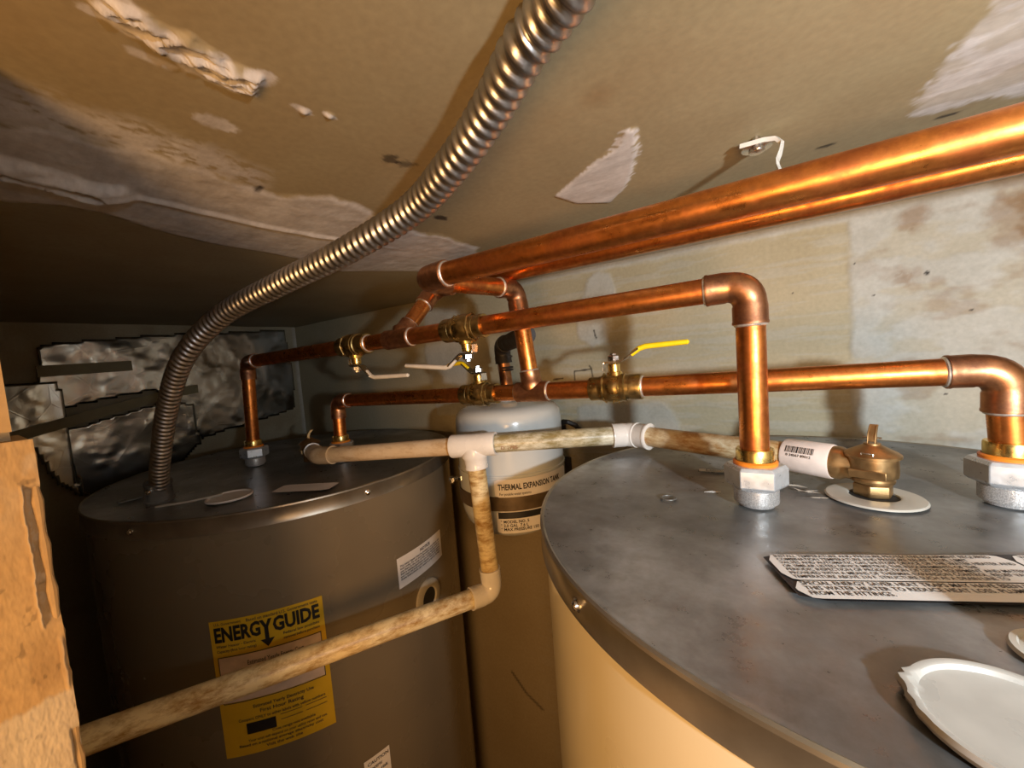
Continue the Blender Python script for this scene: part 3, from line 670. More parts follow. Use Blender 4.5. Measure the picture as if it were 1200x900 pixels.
# upper run (U): riser of right tank -> left tank
P1 = V3(-0.120, 2.71, -1.0); U0 = V3(-0.120, 2.71, 0.318); U1 = V3(-5.80, 2.32, 0.205); P1L = V3(-5.866, 2.303, -1.19)
uU = (U1-U0).normalized(); UL = (U1-U0).length
def onU(x): t = (x-U0.x)/(U1.x-U0.x); return U0.lerp(U1, t)
P2 = V3(1.035, 3.2, -1.0); L0 = V3(1.02, 3.2, -0.265); L1 = V3(-4.78, 2.91, -0.395); P2L = V3(-4.76, 2.89, -1.19)
uL = (L1-L0).normalized()
def onL(x): t = (x-L0.x)/(L1.x-L0.x); return L0.lerp(L1, t)
Z_ = V3(0, 0, 1)
up = thing('upper_copper_run', 'copper pipe run with tall elbow, joining tank nuts below the big headers', 'copper pipe', U0)
D0 = onU(-2.98); v1 = onU(-3.63); v2 = onU(-2.20)
H2L = V3(-2.92, 2.99, 0.765)
dD = (H2L-D0).normalized()
elbow(up, U0, uU, -Z_, rings=(0, 1)); pipe(up, U0-Z_*0.18, P1+Z_*0.33)
pipe(up, U0+uU*0.2, v2-uU*0.205); pipe(up, v2+uU*0.205, D0-uU*0.12); tee(up, D0, uU, dD); pipe(up, D0+uU*0.12, v1-uU*0.205); pipe(up, v1+uU*0.205, U1-uU*0.2)
elbow(up, U1, -uU, (P1L-U1), rings=(0,)); pipe(up, U1+(P1L-U1)*0.12, P1L+Z_*0.33)
hd2 = thing('rear_header_pipe', 'thinner-looking copper header tucked behind the big ceiling pipe', 'copper pipe', (3.3, 3.0, 0.79))
H2R = V3(3.38, 2.98, 0.765)
pipe(hd2, H2L+(H2R-H2L).normalized()*0.2, H2R); elbow(hd2, H2L, (H2R-H2L), -dD, rings=(1,)); pipe(hd2, H2L-dD*0.2, D0+dD*0.14)
hd1 = thing('front_header_pipe', 'large foreground copper header crossing under the ceiling to a white-ringed elbow', 'copper pipe', (3.3, 2.0, 0.6))
H1L = V3(-2.07, 2.01, 0.60); H1R = V3(3.38, 2.0, 0.60); VT = V3(-1.97, 3.06, 0.625); VB = onL(-1.86)
pipe(hd1, H1L+V3(0.16, 0, 0), H1R, 0.077); elbow(hd1, H1L, (1, 0, 0), (VT-H1L), 0.077, rings=(0,)); pipe(hd1, H1L.lerp(VT, 0.1), VT.lerp(H1L, 0.1), 0.077)
elbow(hd1, VT, (H1L-VT), (VB-VT), 0.077, rings=(0,)); pipe(hd1, VT.lerp(VB, 0.15), VB.lerp(VT, 0.15))
lo = thing('lower_copper_run', 'lower copper pipe run ending in big elbow at right edge, yellow valve midway', 'copper pipe', L0)
v3 = onL(-2.46); v4 = onL(-1.09)
elbow(lo, L0, uL, -Z_, rings=(0, 1)); pipe(lo, L0-Z_*0.18, P2+Z_*0.33)
pipe(lo, L0+uL*0.2, v4-uL*0.205); pipe(lo, v4+uL*0.205, VB-uL*0.12); tee(lo, VB, uL, (VT-VB)); pipe(lo, VB+uL*0.12, v3-uL*0.205); pipe(lo, v3+uL*0.205, L1-uL*0.2)
elbow(lo, L1, -uL, (P2L-L1), rings=(0,)); pipe(lo, L1+(P2L-L1)*0.2, P2L+Z_*0.33)

# ---- dielectric unions
def union(p, rot, label, sc=1.0):
    x, y, z = p; t = thing('pipe_union', label, 'pipe union', (x, y, z), 'zinc unions where copper meets the tanks')
    o = (x, y, z)
    b = MB(); b.lathe([(0, 0.0), (0.095, 0.0), (0.100, 0.02), (0.117, 0.022), (0.119, 0.03), (0.119, 0.105), (0.112, 0.112), (0.10, 0.12)], 40, o=o); b.build('knurled_ferrule', M['knurl'], t)
    b = MB(); R6 = 0.168; n6 = []
    b.lathe([(0.11, 0.118), (R6*0.90, 0.118), (R6, 0.135), (R6, 0.232), (R6*0.90, 0.252), (0.112, 0.252), (0.10, 0.24)], 6, o=o, phase=math.radians(rot)); b.build('hex_nut', M['zinc'], t, angle=20, bevel=0.004)
    b = MB(); b.lathe([(0.10, 0.245), (0.116, 0.250), (0.118, 0.268), (0.105, 0.276)], 32, o=o); b.build('gasket', M['gasket'], t)
    b = MB(); b.lathe([(0.09, 0.268), (0.101, 0.272), (0.101, 0.335), (0.097, 0.345), (0.079, 0.347)], 32, o=o); b.build('brass_collar', M['brass_bright'], t)
    return t
union(P1, 5, 'shiny hex union under the tall copper riser, on the right heater')
union(P2, 48, 'hex union cut by the right edge of the photo, under the lower run')
union(P1L, 10, 'dark union on left heater, beside the grey flexible conduit')
union(P2L, 22, 'union on left heater whose square face shows above the plastic drain pipe')

# ---- ball valves
def ball_valve(c, ax, upv, lev, label, grip, tip=0.62, drop=(0.06, 0.12), hdark=False, bend=0.11):
    """ax: pipe direction, upv: stem direction, lev: lever direction"""
    c = Vector(c); ax = Vector(ax).normalized(); upv = Vector(upv); upv = (upv-ax*upv.dot(ax)).normalized(); lev = Vector(lev).normalized()
    t = thing('ball_valve', label, 'valve', tuple(c), 'quarter-turn ball valves on the copper runs')
    b = MB(); b.lathe([(PR+0.002, -0.21), (0.098, -0.21), (0.100, -0.20), (0.096, -0.13), (0.100, -0.128), (0.104, -0.10), (0.112, -0.075), (0.120, -0.04), (0.122, 0.0), (0.120, 0.02), (0.115, 0.035), (0.115, 0.048), (0.109, 0.05), (0.109, 0.066), (0.114, 0.068), (0.114, 0.086), (0.103, 0.092), (0.100, 0.12), (0.103, 0.122), (0.103, 0.20), (0.100, 0.21), (PR+0.002, 0.21)], 40, axis=ax, o=c); b.build('body', M['brass'], t, angle=30)
    b = MB(); b.lathe([(0.113, -0.098), (0.126, -0.092), (0.126, -0.082), (0.116, -0.076)], 8, axis=ax, o=c); b.build('hex_flange', M['brass'], t, angle=20)
    # embossed size figures
    w = ax.cross(upv)
    for ang in (-1.2, 0.6, 2.2):
        b = MB(); d = (upv*math.cos(ang)+w*math.sin(ang)); e = d.cross(ax)
        text_into(b, '3/4', 0.085, lambda u, v: c+d*0.1245+ax*(0.045-v*0.9)+e*(u-0.06), 0.03)
        b.build('embossed_size', M['brass_bright'], t)
    b = MB(); b.lathe([(0.066, 0.10), (0.060, 0.13), (0.048, 0.135), (0.048, 0.19), (0.040, 0.20), (0.0, 0.20)], 24, axis=upv, o=c); b.build('stem', M['brass_bright'], t)
    b = MB(); b.lathe([(0, 0.222), (0.045, 0.222), (0.047, 0.226), (0.047, 0.258), (0.040, 0.266), (0.026, 0.268), (0.026, 0.280), (0, 0.282)], 6, axis=upv, o=c); b.build('nut', M['chrome'], t, angle=20)
    ring(t, c+ax*0.214, ax)
    sd = lev.cross(upv).normalized()
    b = MB()
    base = c+upv*0.212
    b.strip([base-lev*0.085-upv*0.065, base-lev*0.080-upv*0.01, base-lev*0.065, base+lev*0.06, base+lev*0.085+upv*0.012, base+lev*(0.10+bend)+upv*(drop[0]+0.07)], sd, 0.075, 0.014, upv)
    b.build('lever', M['chrome'], t, bevel=0.002)
    b = MB(); s0 = base+lev*(0.085+bend*0.55)+upv*(drop[0]*0.6+0.035)
    k1 = base+lev*(0.10+bend)+upv*(drop[0]+0.07); k2 = k1+lev*0.05+upv*0.012; k3 = base+lev*tip+upv*(drop[1]+0.07)
    pts = [s0, k1, k2, k2.lerp(k3, 0.5), k3, k3+lev*0.012]
    b.sweep(pts, [0.018, 0.022, 0.022, 0.021, 0.019, 0.010], 14); b.build('grip', M[grip], t)
    return t
vA = ball_valve(v4, -uL, (0.05, 0, 1), (1, 0.05, 0.02), 'brass ball valve with bright yellow lever raised to the right', 'yellow', 0.56, (0.02, 0.035))
vB = ball_valve(v3, uL, (0.05, 0, 1), (-1, 0.15, 0), 'brass ball valve on lower run whose yellow lever is mostly hidden by a pale one', 'yellow', 0.45, (0.03, 0.03))
vC = ball_valve(v2, uU, (0.1, 0.05, -1), (-1, -0.06, 0), 'brass ball valve on upper run with pale lever hanging and pointing left', 'greyvinyl', 0.75, (0.03, 0.0))
vD = ball_valve(v1, -uU, (0.1, 0, -1), (1, 0.06, 0.0), 'leftmost ball valve, on upper run in shade, pale lever pointing right', 'greyvinyl', 0.72, (0.05, 0.06))

# ================================================================ relief valves
def setattr_T(m, T): m.T = T; return m
def relief(p, ang, label):
    x, y, z = p; t = thing('relief_valve', label, 'valve', p)
    KS = Matrix.Translation(V3(x, y, z)) @ Matrix.Diagonal((0.78, 0.78, 0.80, 1)) @ Matrix.Translation(-V3(x, y, z))
    MBK = lambda: setattr_T(MB(), KS)
    o = (x, y, z); d = V3(math.cos(math.radians(ang)), math.sin(math.radians(ang)), 0); s_ = V3(-d.y, d.x, 0)
    b = MBK(); b.lathe([(0, 0.005), (0.118, 0.005), (0.124, 0.02), (0.124, 0.085), (0.118, 0.10), (0.09, 0.105)], 6, o=o, phase=math.radians(12)); b.build('hex_base', M['bronze'], t, angle=25, bevel=0.006)
    b = MBK(); b.lathe([(0.098, 0.10), (0.128, 0.112), (0.132, 0.13), (0.125, 0.145), (0.148, 0.160), (0.152, 0.185), (0.150, 0.30), (0.160, 0.306)], 40, o=o); b.build('body', M['bronze'], t)
    b = MBK(); b.lathe([(0.160, 0.300), (0.169, 0.304), (0.169, 0.322), (0.155, 0.335), (0.09, 0.372), (0.055, 0.392), (0.05, 0.405), (0.0, 0.408)], 40, o=o); b.build('bonnet', M['bronze'], t)
    q = V3(x, y, z+0.2125)
    b = MBK(); b.lathe([(0.115, 0.05), (0.112, 0.16), (0.130, 0.19), (0.132, 0.28), (0.124, 0.29), (0.08, 0.29)], 32, axis=d, o=q); b.build('outlet', M['bronze'], t)
    # name bar across the front, with raised marks
    fr = V3(-0.35, -0.94, 0).normalized(); al = V3(-fr.y, fr.x, 0)
    b = MBK(); c0 = V3(x, y, z+0.195)+fr*0.148
    b.strip([c0-al*0.11, c0+al*0.11], (0, 0, 1), 0.062, 0.028, fr); nb = b.build('name_bar', M['bronze'], t, bevel=0.004)
    b = MBK(); text_into(b, 'A      C', 0.052, lambda u, v: c0+fr*0.0155+al*(u-0.085)+V3(0, 0, v-0.018), 0.03); b.build('raised_letters', M['bronze'], nb)
    # test lever
    b = MBK(); h0 = V3(x, y, z+0.40)
    for sg in (-1, 1): b.strip([h0+al*0.022*sg+fr*0.02-V3(0, 0, 0.02), h0+al*0.022*sg+V3(0, 0, 0.07), h0+al*0.020*sg-fr*0.05+V3(0, 0, 0.13)], fr, 0.045, 0.008, al)
    b.strip([h0+fr*0.03+V3(0, 0, 0.02), h0+fr*0.005+V3(0, 0, 0.08), h0-fr*0.045+V3(0, 0, 0.135), h0-fr*0.075+V3(0, 0, 0.13)], al, 0.050, 0.008, (0, -0.5, 1)); b.build('test_lever', M['bronze'], t, bevel=0.002)
    b = MBK(); b.sweep([h0-al*0.055+V3(0, 0, 0.045), h0+al*0.055+V3(0, 0, 0.045)], 0.007, 8); b.build('pin', M['chrome'], t)
    b = MBK(); w0 = V3(x, y, z+0.315)+fr*0.15
    b.sweep([w0-al*0.034-V3(0, 0, 0.01), w0-al*0.034+V3(0, 0, 0.034)-fr*0.01, w0+al*0.034+V3(0, 0, 0.034)-fr*0.01, w0+al*0.034-V3(0, 0, 0.01)], 0.0055, 8); b.build('wire_loop', M['chrome'], t)
    return t
TP = (0.465, 3.10, RZ)
relief(TP, 154.5, 'bronze temperature relief valve standing in grey washer on right heater')
b = MB(); b.lathe([(0.115, 0.0), (0.117, 0.012), (0.13, 0.017), (0.225, 0.010), (0.232, 0.002), (0.232, 0.0)], 64, o=(0.465, 3.07, RZ)); b.build('washer', M['washer'], rt)
b = MB(); b.lathe([(0.118, 0.003), (0, 0.003)], 40, o=(0.465, 3.085, RZ)); b.build('opening', M['darkhole'], rt)
TPL = (-5.22, 2.72, LZ)
dl = V3(-4.52, 2.44, 0)-V3(TPL[0], TPL[1], 0)
relief(TPL, math.degrees(math.atan2(dl.y, dl.x)), 'relief valve in shadow on left heater, feeding the bent end of the plastic pipe')

# ================================================================ plastic drain line
dr = thing('plastic_drain_line', 'old stained plastic drain pipe linking both relief valves and dropping between tanks', 'drain pipe', (-2.48, 2.88, -0.83))
Q = 0.089; zt = -0.83
d1 = V3(-0.9026, 0.4305, 0).normalized(); o1 = V3(TP[0], TP[1], zt)
a1 = o1+d1*0.21
A1 = V3(0.045, 3.300, zt); C1 = V3(-1.17, 3.70, zt); T0 = V3(-2.48, 2.885, zt); E0 = V3(-4.50, 2.43, -0.985)
def cpl(a, b_, r=0.112, name='coupling', mat='pvcfit'):
    m_ = MB(); a = Vector(a); b_ = Vector(b_); d = (b_-a).normalized()
    m_.sweep([a, a, a+d*0.012, a.lerp(b_, 0.5), b_-d*0.012, b_, b_], [Q, r-0.004, r, r, r, r-0.004, Q], 36, cap=False); return m_.build(name, M[mat], dr)
ad = cpl(a1-d1*0.02, A1, 0.113, 'threaded_adapter', 'pinkpaper')
# barcode on the adapter sleeve
b = MB(); sd_ = V3(0, 0, 1).cross(d1).normalized()
if sd_.y > 0: sd_ = -sd_
def on_sleeve(u, v, r=0.1165):
    th_ = v/r; n_ = sd_*math.cos(th_)+V3(0, 0, 1)*math.sin(th_); return A1-d1*u+V3(0, 0, 0)+n_*r
x_ = 0.035; k = 0
for wdt in [3,1,2,1,1,3,2,1,4,1,2,2,1,3,1,1,2,1,3,1]:
    wq = wdt*0.0022
    if k % 1 == 0:
        b.add([on_sleeve(x_, 0.050), on_sleeve(x_+wq, 0.050), on_sleeve(x_+wq, 0.095), on_sleeve(x_, 0.095)], [(0, 1, 2, 3)])
    x_ += wq+0.0045; k += 1
text_into(b, '0 34567 89012', 0.024, lambda u, v: on_sleeve(0.045+u, 0.024+v), 0.01); b.build('barcode', M['black'], ad)
pipe(dr, A1-d1*0.06, C1.lerp(A1, 0.13), Q, 'pvc_rust'); 
m_ = MB(); da = (A1-C1).normalized(); db = (T0-C1).normalized()
elbow(dr, C1, A1-C1, T0-C1, Q, 'pvcfit', 0.13, 0.06, rings=(), name='bend_coupling', wall=0.025)
m_.lathe([(0.108, -0.010), (0.119, -0.006), (0.119, 0.006), (0.108, 0.010)], 36, axis=da, o=C1+da*0.055); m_.build('raised_bead', M['pvcfit'], dr)
m_ = MB(); m_.lathe([(0.103, -0.01), (0.123, -0.008), (0.123, 0.008), (0.09, 0.01)], 36, axis=da, o=C1+da*0.185); m_.build('raised_bead', M['pvcfit'], dr)
pipe(dr, C1.lerp(T0, 0.09), T0.lerp(C1, 0.1), Q, 'pvc_speck')
b = MB(); dq = (C1-T0).normalized(); sq = V3(0, 0, 1).cross(-dq).normalized()
sq = sq if sq.y < 0 else -sq
text_into(b, 'D 1785', 0.055, lambda u, v: T0+dq*(0.27+u)+(sq*math.cos((v-0.05)/0.09)+V3(0, 0, 1)*math.sin((v-0.05)/0.09))*0.0905, 0.01); b.build('pipe_print', simple('brown_print', (0.30, 0.14, 0.08), 0.6), dr)
def ptee(c, ax, br):
    c = Vector(c); ax = Vector(ax).normalized(); br = Vector(br).normalized(); m_ = MB()
    m_.sweep([c-ax*0.23, c-ax*0.23, c-ax*0.215, c-ax*0.10, c, c+ax*0.10, c+ax*0.215, c+ax*0.23, c+ax*0.23], [Q, 0.112, 0.116, 0.112, 0.110, 0.112, 0.116, 0.112, Q], 36, cap=False)
    m_.sweep([c, c+br*0.10, c+br*0.13, c+br*0.20, c+br*0.215, c+br*0.23, c+br*0.23], [0.10, 0.135, 0.116, 0.110, 0.116, 0.113, Q], 36, cap=False)
    return m_.build('tee', M['pvcfit'], dr, angle=55)
B0 = V3(-2.41, 2.905, -2.32); F0 = V3(-3.72, 0.20, -2.20)
ptee(T0, (C1-E0), (B0-T0))
pipe(dr, T0.lerp(E0, 0.08), E0.lerp(T0, 0.06), Q, 'pvc_tan')
dE = (V3(TPL[0], TPL[1], LZ+0.17)-E0).normalized()
elbow(dr, E0, T0-E0, dE, Q, 'pvc_tan', 0.15, 0.08, rings=(), name='end_elbow')
pipe(dr, E0+dE*0.18, V3(TPL[0], TPL[1], LZ+0.17)-dE*0.24, Q, 'pvc_tan')
m_ = MB(); m_.lathe([(0.08, -0.012), (0.105, -0.008), (0.105, 0.008), (0.08, 0.012)], 30, axis=dE, o=V3(TPL[0], TPL[1], LZ+0.17)-dE*0.27); m_.build('white_collar', M['pvcfit'], dr)
pipe(dr, T0.lerp(B0, 0.12), B0.lerp(T0, 0.09), Q, 'pvc_yel')
elbow(dr, B0, T0-B0, F0-B0, Q, 'pvcfit', 0.14, 0.10, rings=(), name='elbow')
pipe(dr, B0.lerp(F0, 0.07), F0, Q, 'pvc_yel')

# ================================================================ expansion tank
XC = V3(-2.745, 3.88, 0)
xt = thing('expansion_tank', 'glossy grey thermal expansion tank hanging between the two heaters', 'tank', (XC.x, XC.y, -2.2))
R0 = 0.65
b = MB(); prof = [(0, -2.13), (0.16, -2.12), (0.36, -2.07), (0.52, -1.98), (0.60, -1.88), (R0-0.01, -1.74), (R0, -1.60), (R0, -1.29), (R0+0.006, -1.285), (R0+0.006, -1.27), (R0-0.004, -1.262)]
prof += [(R0-0.004, -0.90), (0.645, -0.72), (0.628, -0.64), (0.58, -0.585), (0.48, -0.555), (0.25, -0.535), (0.10, -0.52), (0.09, -0.50), (0, -0.50)]
b.lathe(prof, 72, o=(XC.x, XC.y, 0)); b.build('shell', M['tankgrey'], xt, angle=50)
b = MB(); b.lathe([(R0+0.001, -1.655), (R0+0.014, -1.65), (R0+0.014, -1.50), (R0+0.001, -1.495)], 72, o=(XC.x, XC.y, 0)); b.build('strap', M['olive'], xt)
sa = math.radians(-155); b = MB(); pb = V3(XC.x+0.66*math.cos(math.radians(205)), XC.y+0.66*math.sin(math.radians(205)), -1.44)
pb = V3(-3.33, 3.52, -1.46)
b.sweep([pb+V3(0.03, 0.05, 0), pb+V3(-0.06, -0.09, 0.01)], 0.03, 10); b.lathe([(0, 0), (0.05, 0), (0.05, 0.035), (0, 0.035)], 6, axis=(-0.6, -0.8, 0), o=pb+V3(-0.03, -0.05, 0)); b.build('strap_bolt', M['chrome'], xt)
b = MB(); b.sweep([pb, pb+V3(0.09, 0.0, 0.0), pb+V3(0.16, -0.06, -0.03)], 0.022, 8); b.build('strap_rod', M['rubber'], xt)
b = MB(); b.box((-3.1, 4.45, -1.7), (-2.4, 4.84, -1.45)); b.build('wall_bracket', M['rubber'], xt)
b = MB(); b.lathe([(0, -2.175), (0.14, -2.175), (0.16, -2.14), (0.15, -2.10)], 24, o=(XC.x, XC.y, 0)); b.build('air_valve_cap', M['rubber'], xt)
cc = (XC.x, XC.y); fa = on_cyl(cc, R0, -73, 0.016); fb = on_cyl(cc, R0, -73, 0.019)
b = MB(); patch(b, on_cyl(cc, R0, -73, 0.010), 0, -1.50, 0.98, -1.30, 20, 2, 0.02); patch(b, fa, 0, -1.70, 0.98, -1.30, 20, 3, 0.02) if False else patch(b, on_cyl(cc, R0, -73, 0.006), 0, -1.90, 0.98, -1.655, 20, 2, 0.02); xl = b.build('label', M['paper'], xt)
b = MB(); text_into(b, 'THERMAL EXPANSION TANK', 0.088, lambda u, v: on_cyl(cc, R0, -73, 0.013)(0.04+u, -1.415+v), 0.03, 0.66); text_into(b, 'For potable water systems', 0.04, lambda u, v: on_cyl(cc, R0, -73, 0.013)(0.05+u, -1.475+v), 0.01, 0.8)
fz = on_cyl(cc, R0, -73, 0.010); patch(b, fz, 0.02, -1.735, 0.97, -1.665, 20, 1)
for k, s_ in enumerate(['* MODEL NO. 5', '* 2.0 GAL  7.6 L', '* MAX PRESSURE 150 PSI']): text_into(b, s_, 0.045, lambda u, v: fz(0.04+u, -1.785-0.042*k+v), 0.02)
b.build('lettering', M['black'], xl)
# insulated connector above the tank
ic = thing('insulated_connector', 'copper stub with black rubber-wrapped elbow above the expansion tank', 'pipe', (XC.x+0.10, XC.y-0.2, -0.5))
K0 = V3(XC.x+0.03, XC.y, -0.5); K1 = V3(XC.x+0.0, XC.y-0.02, 0.155); K2 = V3(-1.93, 3.13, 0.20)
pipe(ic, K0, K1-Z_*0.1, 0.075, 'copper_fit'); elbow(ic, K1, (K0-K1), (K2-K1), 0.085, 'rubber', 0.10, 0.12, rings=(), name='rubber_elbow')
pipe(ic, K1.lerp(K2, 0.16), K2, 0.092, 'rubber', name='rubber_wrap')
m_ = MB(); m_.lathe([(0.07, 0.0), (0.11, 0.0), (0.112, 0.12), (0.10, 0.13), (0.07, 0.13)], 24, o=(K0.x, K0.y, -0.50)); m_.build('white_nipple', M['plastic'], ic)
m_ = MB()
for zz in (-0.16, -0.13, 0.0): m_.lathe([(0.076, zz), (0.086, zz+0.004), (0.086, zz+0.02), (0.076, zz+0.024)], 20, o=(K0.x, K0.y, 0))
m_.build('tie_band', M['rubber'], ic)
hz = MB(); hz.sweep([(-2.45, 4.80, -1.15), (-2.38, 4.62, -0.95), (-2.31, 4.50, -0.885), (-2.22, 4.46, -0.88), (-2.14, 4.50, -0.93), (-2.12, 4.60, -1.02)], 0.032, 12)
tag(hz.build('black_hose', M['rubber']), 'short bent black hose on back wall beside expansion tank', 'hose')

# ================================================================ flexible metal conduit
def spline(P_, step):
    P_ = [Vector(p) for p in P_]; P_ = [P_[0]*2-P_[1]]+P_+[P_[-1]*2-P_[-2]]; out = []
    for i in range(1, len(P_)-2):
        for k in range(60):
            t = k/60; a, b_, c, d = P_[i-1:i+3]
            out.append(0.5*((2*b_)+(c-a)*t+(2*a-5*b_+4*c-d)*t*t+(3*b_-a-3*c+d)*t**3))
    out.append(P_[-2]); res = [out[0]]; acc = 0
    L = [0]
    for a, b_ in zip(out[:-1], out[1:]): L.append(L[-1]+(b_-a).length)
    n = int(L[-1]/step); j = 0; res = []
    for k in range(n+1):
        s_ = L[-1]*k/n
        while j < len(L)-2 and L[j+1] < s_: j += 1
        t = (s_-L[j])/max(1e-9, L[j+1]-L[j]); res.append(out[j].lerp(out[j+1], min(1, t)))
    return res
def flex(mb, P_, r=0.082, pitch=0.052, n=26):
    sub = 8; pts = spline(P_, pitch/sub); vs_ = []; fs_ = []; x = None
    for k, p in enumerate(pts):
        t = (pts[min(len(pts)-1, k+1)]-pts[max(0, k-1)]).normalized()
        if x is None: x = t.orthogonal().normalized()
        x = (x-t*x.dot(t)).normalized(); y = t.cross(x)
        for i in range(n):
            ph = (k/sub+i/n) % 1.0
            rr = r-0.017*(0.5-0.5*math.cos(2*math.pi*ph))**1.7 if ph < 0.5 else r-0.017*(0.5-0.5*math.cos(2*math.pi*ph))**0.8
            a_ = 2*math.pi*i/n; vs_.append(p+(x*math.cos(a_)+y*math.sin(a_))*rr)
    for k in range(len(pts)-1):
        for i in range(n):
            if i < n-1: fs_.append((k*n+i, k*n+i+1, (k+1)*n+i+1, (k+1)*n+i))
            else: fs_.append((k*n+i, k*n, (k+1)*n, (k+1)*n+i))
    mb.add(vs_, fs_)
cd = thing('flexible_conduit', 'ribbed flexible metal conduit curving from ceiling down to the left heater', 'conduit', (-5.34, 1.17, LZ))
CP = [(1.2, 0.10, 0.985), (0.4, 0.62, 0.985), (-0.30, 0.99, 0.99), (-0.541, 1.123, 1.0), (-0.66, 1.17, 0.985), (-0.885, 1.29, 0.95), (-1.19, 1.40, 0.885), (-1.62, 1.51, 0.82), (-2.2, 1.47, 0.717), (-2.822, 1.404, 0.635), (-3.523, 1.276, 0.489), (-4.028, 1.151, 0.197), (-4.537, 1.131, -0.232), (-4.993, 1.141, -0.744), (-5.24, 1.16, -1.05)]
b = MB(); flex(b, CP); b.build('ribbed_tube', M['conduit'], cd, angle=80)
b = MB(); b.lathe([(0.12, -0.0), (0.125, 0.02), (0.11, 0.03), (0.108, 0.17), (0.115, 0.18), (0.115, 0.21), (0.09, 0.215)], 28, axis=(0.20, -0.03, 1), o=(-5.29, 1.165, LZ)); b.build('box_connector', M['lid'], cd)
b = MB(); b.lathe([(0, 0), (0.028, 0), (0.028, 0.03), (0.018, 0.045), (0, 0.046)], 10, axis=(0.7, -0.7, 0), o=(-5.20, 1.075, LZ+0.13)); b.build('screw', M['chrome'], cd)
c2 = thing('lid_conduit', 'second flexible conduit rising from right heater just outside the right edge', 'conduit', (0.80, 1.70, RZ))
b = MB(); flex(b, [(0.80, 1.70, RZ+0.14), (0.86, 1.58, -0.85), (1.10, 1.25, -0.66), (1.42, 0.80, -0.52), (1.9, 0.62, -0.60), (2.6, 0.8, -0.75), (3.38, 1.0, -0.85)], 0.088); b.build('ribbed_tube', M['conduit'], c2, angle=80)
b = MB(); b.lathe([(0.12, 0.002), (0.12, 0.03), (0.105, 0.035), (0.105, 0.14), (0.09, 0.145)], 24, o=(0.80, 1.70, RZ)); b.build('box_connector', M['lid'], c2)

# ================================================================ ceiling clip
cl = thing('pipe_hook', 'small white-edged metal strap hook screwed to ceiling above the big copper header', 'clip', (-0.04, 2.72, ZC))
b = MB(); q0 = V3(-0.11, 2.70, 1.055)
b.strip([(-0.13, 2.62, 1.065), (-0.02, 2.58, 1.045), (0.03, 2.57, 1.03), (0.055, 2.55, 0.99), (0.045, 2.50, 0.93), (0.03, 2.46, 0.88), (0.03, 2.40, 0.83), (0.04, 2.3, 0.76)], (0.25, 1, 0.25), 0.06, 0.022, (0.1, -0.3, 1)); b.build('strap', M['plastic'], cl)
b = MB(); b.lathe([(0.075, 0), (0.075, 0.014), (0.04, 0.018), (0.038, 0.035), (0, 0.038)], 16, axis=(0, 0, -1), o=(-0.06, 2.66, 1.06)); b.build('screw', M['chrome'], cl)
b = MB(); b.sweep([(-0.06, 2.62, 1.09), (-0.06, 2.62, 1.03)], 0.018, 10); b.build('screw_shank', M['chrome'], cl)

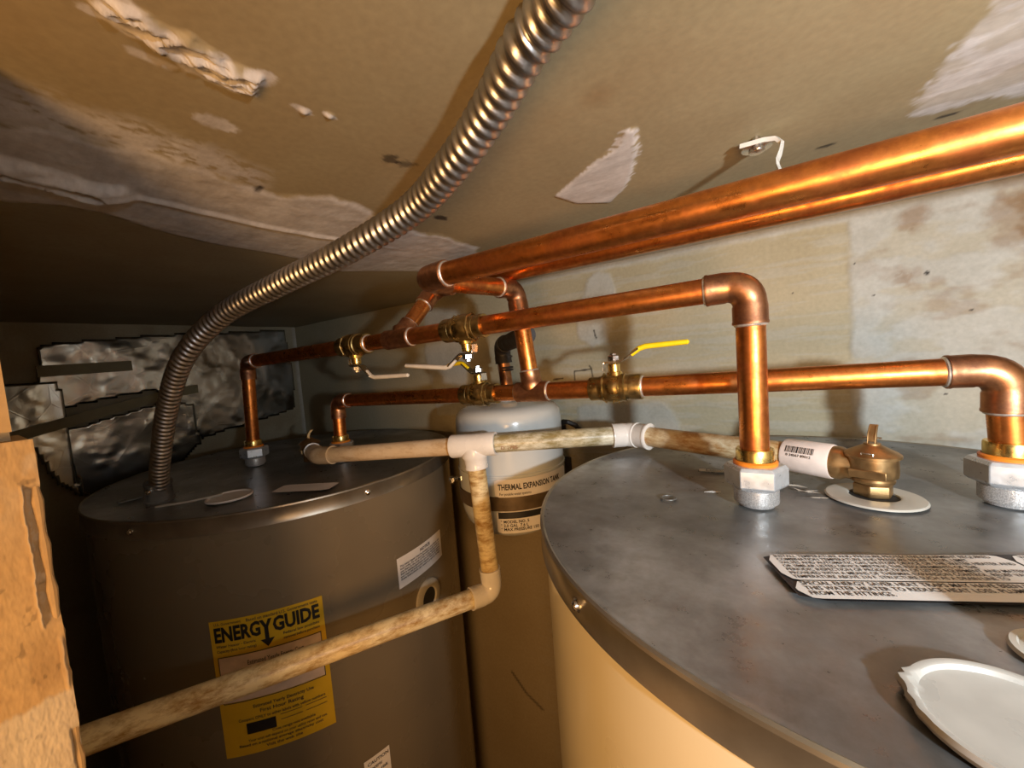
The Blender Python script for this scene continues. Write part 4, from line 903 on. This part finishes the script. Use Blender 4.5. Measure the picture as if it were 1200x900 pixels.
# ================================================================ foil sheets on the left wall
def foil_sheet(poly, label, seed, off=0.03, amp=0.022, res=0.04, tilt=0.0):
    ys = [p[0] for p in poly]; zs = [p[1] for p in poly]
    U, V = np.meshgrid(np.arange(min(ys), max(ys)+res, res), np.arange(min(zs), max(zs)+res, res), indexing='ij')
    n = fbm(U*2.2+seed, V*2.2+seed*3, 3); n2 = fbm(U*6+seed, V*6+4, 4)
    sd = sdpoly(U, V, poly)+(n2-0.5)*0.06
    fold = np.abs(((U*0.9+V*0.5)*1.6+3*n) % 1-0.5)*2
    X = XA+off+amp*(2*n+0.5*n2)+0.008*np.maximum(0, fold-0.8)*5+tilt*(U-min(ys))
    idx = -np.ones(U.shape, int); keep = sd < 0; idx[keep] = np.arange(keep.sum())
    b = MB(); b.v = [Vector(p) for p in zip(X[keep], U[keep], V[keep])]
    q = keep[:-1, :-1] & keep[1:, :-1] & keep[1:, 1:] & keep[:-1, 1:]
    for i, j in zip(*np.nonzero(q)): b.f.append((int(idx[i, j]), int(idx[i+1, j]), int(idx[i+1, j+1]), int(idx[i, j+1])))
    o = b.build('foil_sheet', M['foil'], angle=80)
    so = o.modifiers.new('thickness', 'SOLIDIFY'); so.thickness = 0.001; so.offset = 1
    return tag(o, label, 'foil sheet', 'foil insulation on the side wall')
foil_sheet([(0.913,0.761),(2.54,0.945),(4.60,1.04),(4.70,-0.047),(4.62,-0.839),(2.776,-1.14),(2.185,-0.111),(1.32,-0.251),(0.741,-0.363),(0.839,0.28)], 'wide crinkled foil insulation sheet along the top of the side wall', 3)
foil_sheet([(0.95,-0.60),(1.291,-0.529),(2.224,-0.304),(2.72,-0.40),(2.76,-1.2),(2.068,-1.9),(1.388,-1.9),(1.097,-1.681)], 'darker foil piece below the tan tape band, behind left heater', 11, off=0.10)
foil_sheet([(0.45,0.178),(1.07,0.18),(1.119,-0.567),(1.112,-1.714),(0.839,-1.388),(0.704,-0.881),(0.40,-0.674)], 'bright reflecting foil scrap beside the opening edge', 23, off=0.12, amp=0.006, tilt=0.095)
b = MB(); b.strip([(XA+0.20, 0.86, 0.33), (XA+0.17, 1.4, 0.345), (XA+0.16, 1.92, 0.36)], (0, 0, 1), 0.17, 0.01, (1, 0, 0)); tag(b.build('tape_strip', M['tape']), 'short level strip of tan tape on upper foil', 'tape', 'tape on the foil')
b = MB(); b.strip([(XA+0.25, 0.30, -0.66), (XA+0.23, 1.1, -0.47), (XA+0.2, 1.8, -0.31), (XA+0.17, 2.4, -0.18), (XA+0.16, 2.8, -0.14)], (0, 0, 1), 0.16, 0.01, (1, 0, 0)); tag(b.build('tape_strip', M['tape']), 'long tan tape band slanting across the foil towards the conduit', 'tape', 'tape on the foil')

for o in bpy.data.objects:
    if '_o' in o: del o['_o']
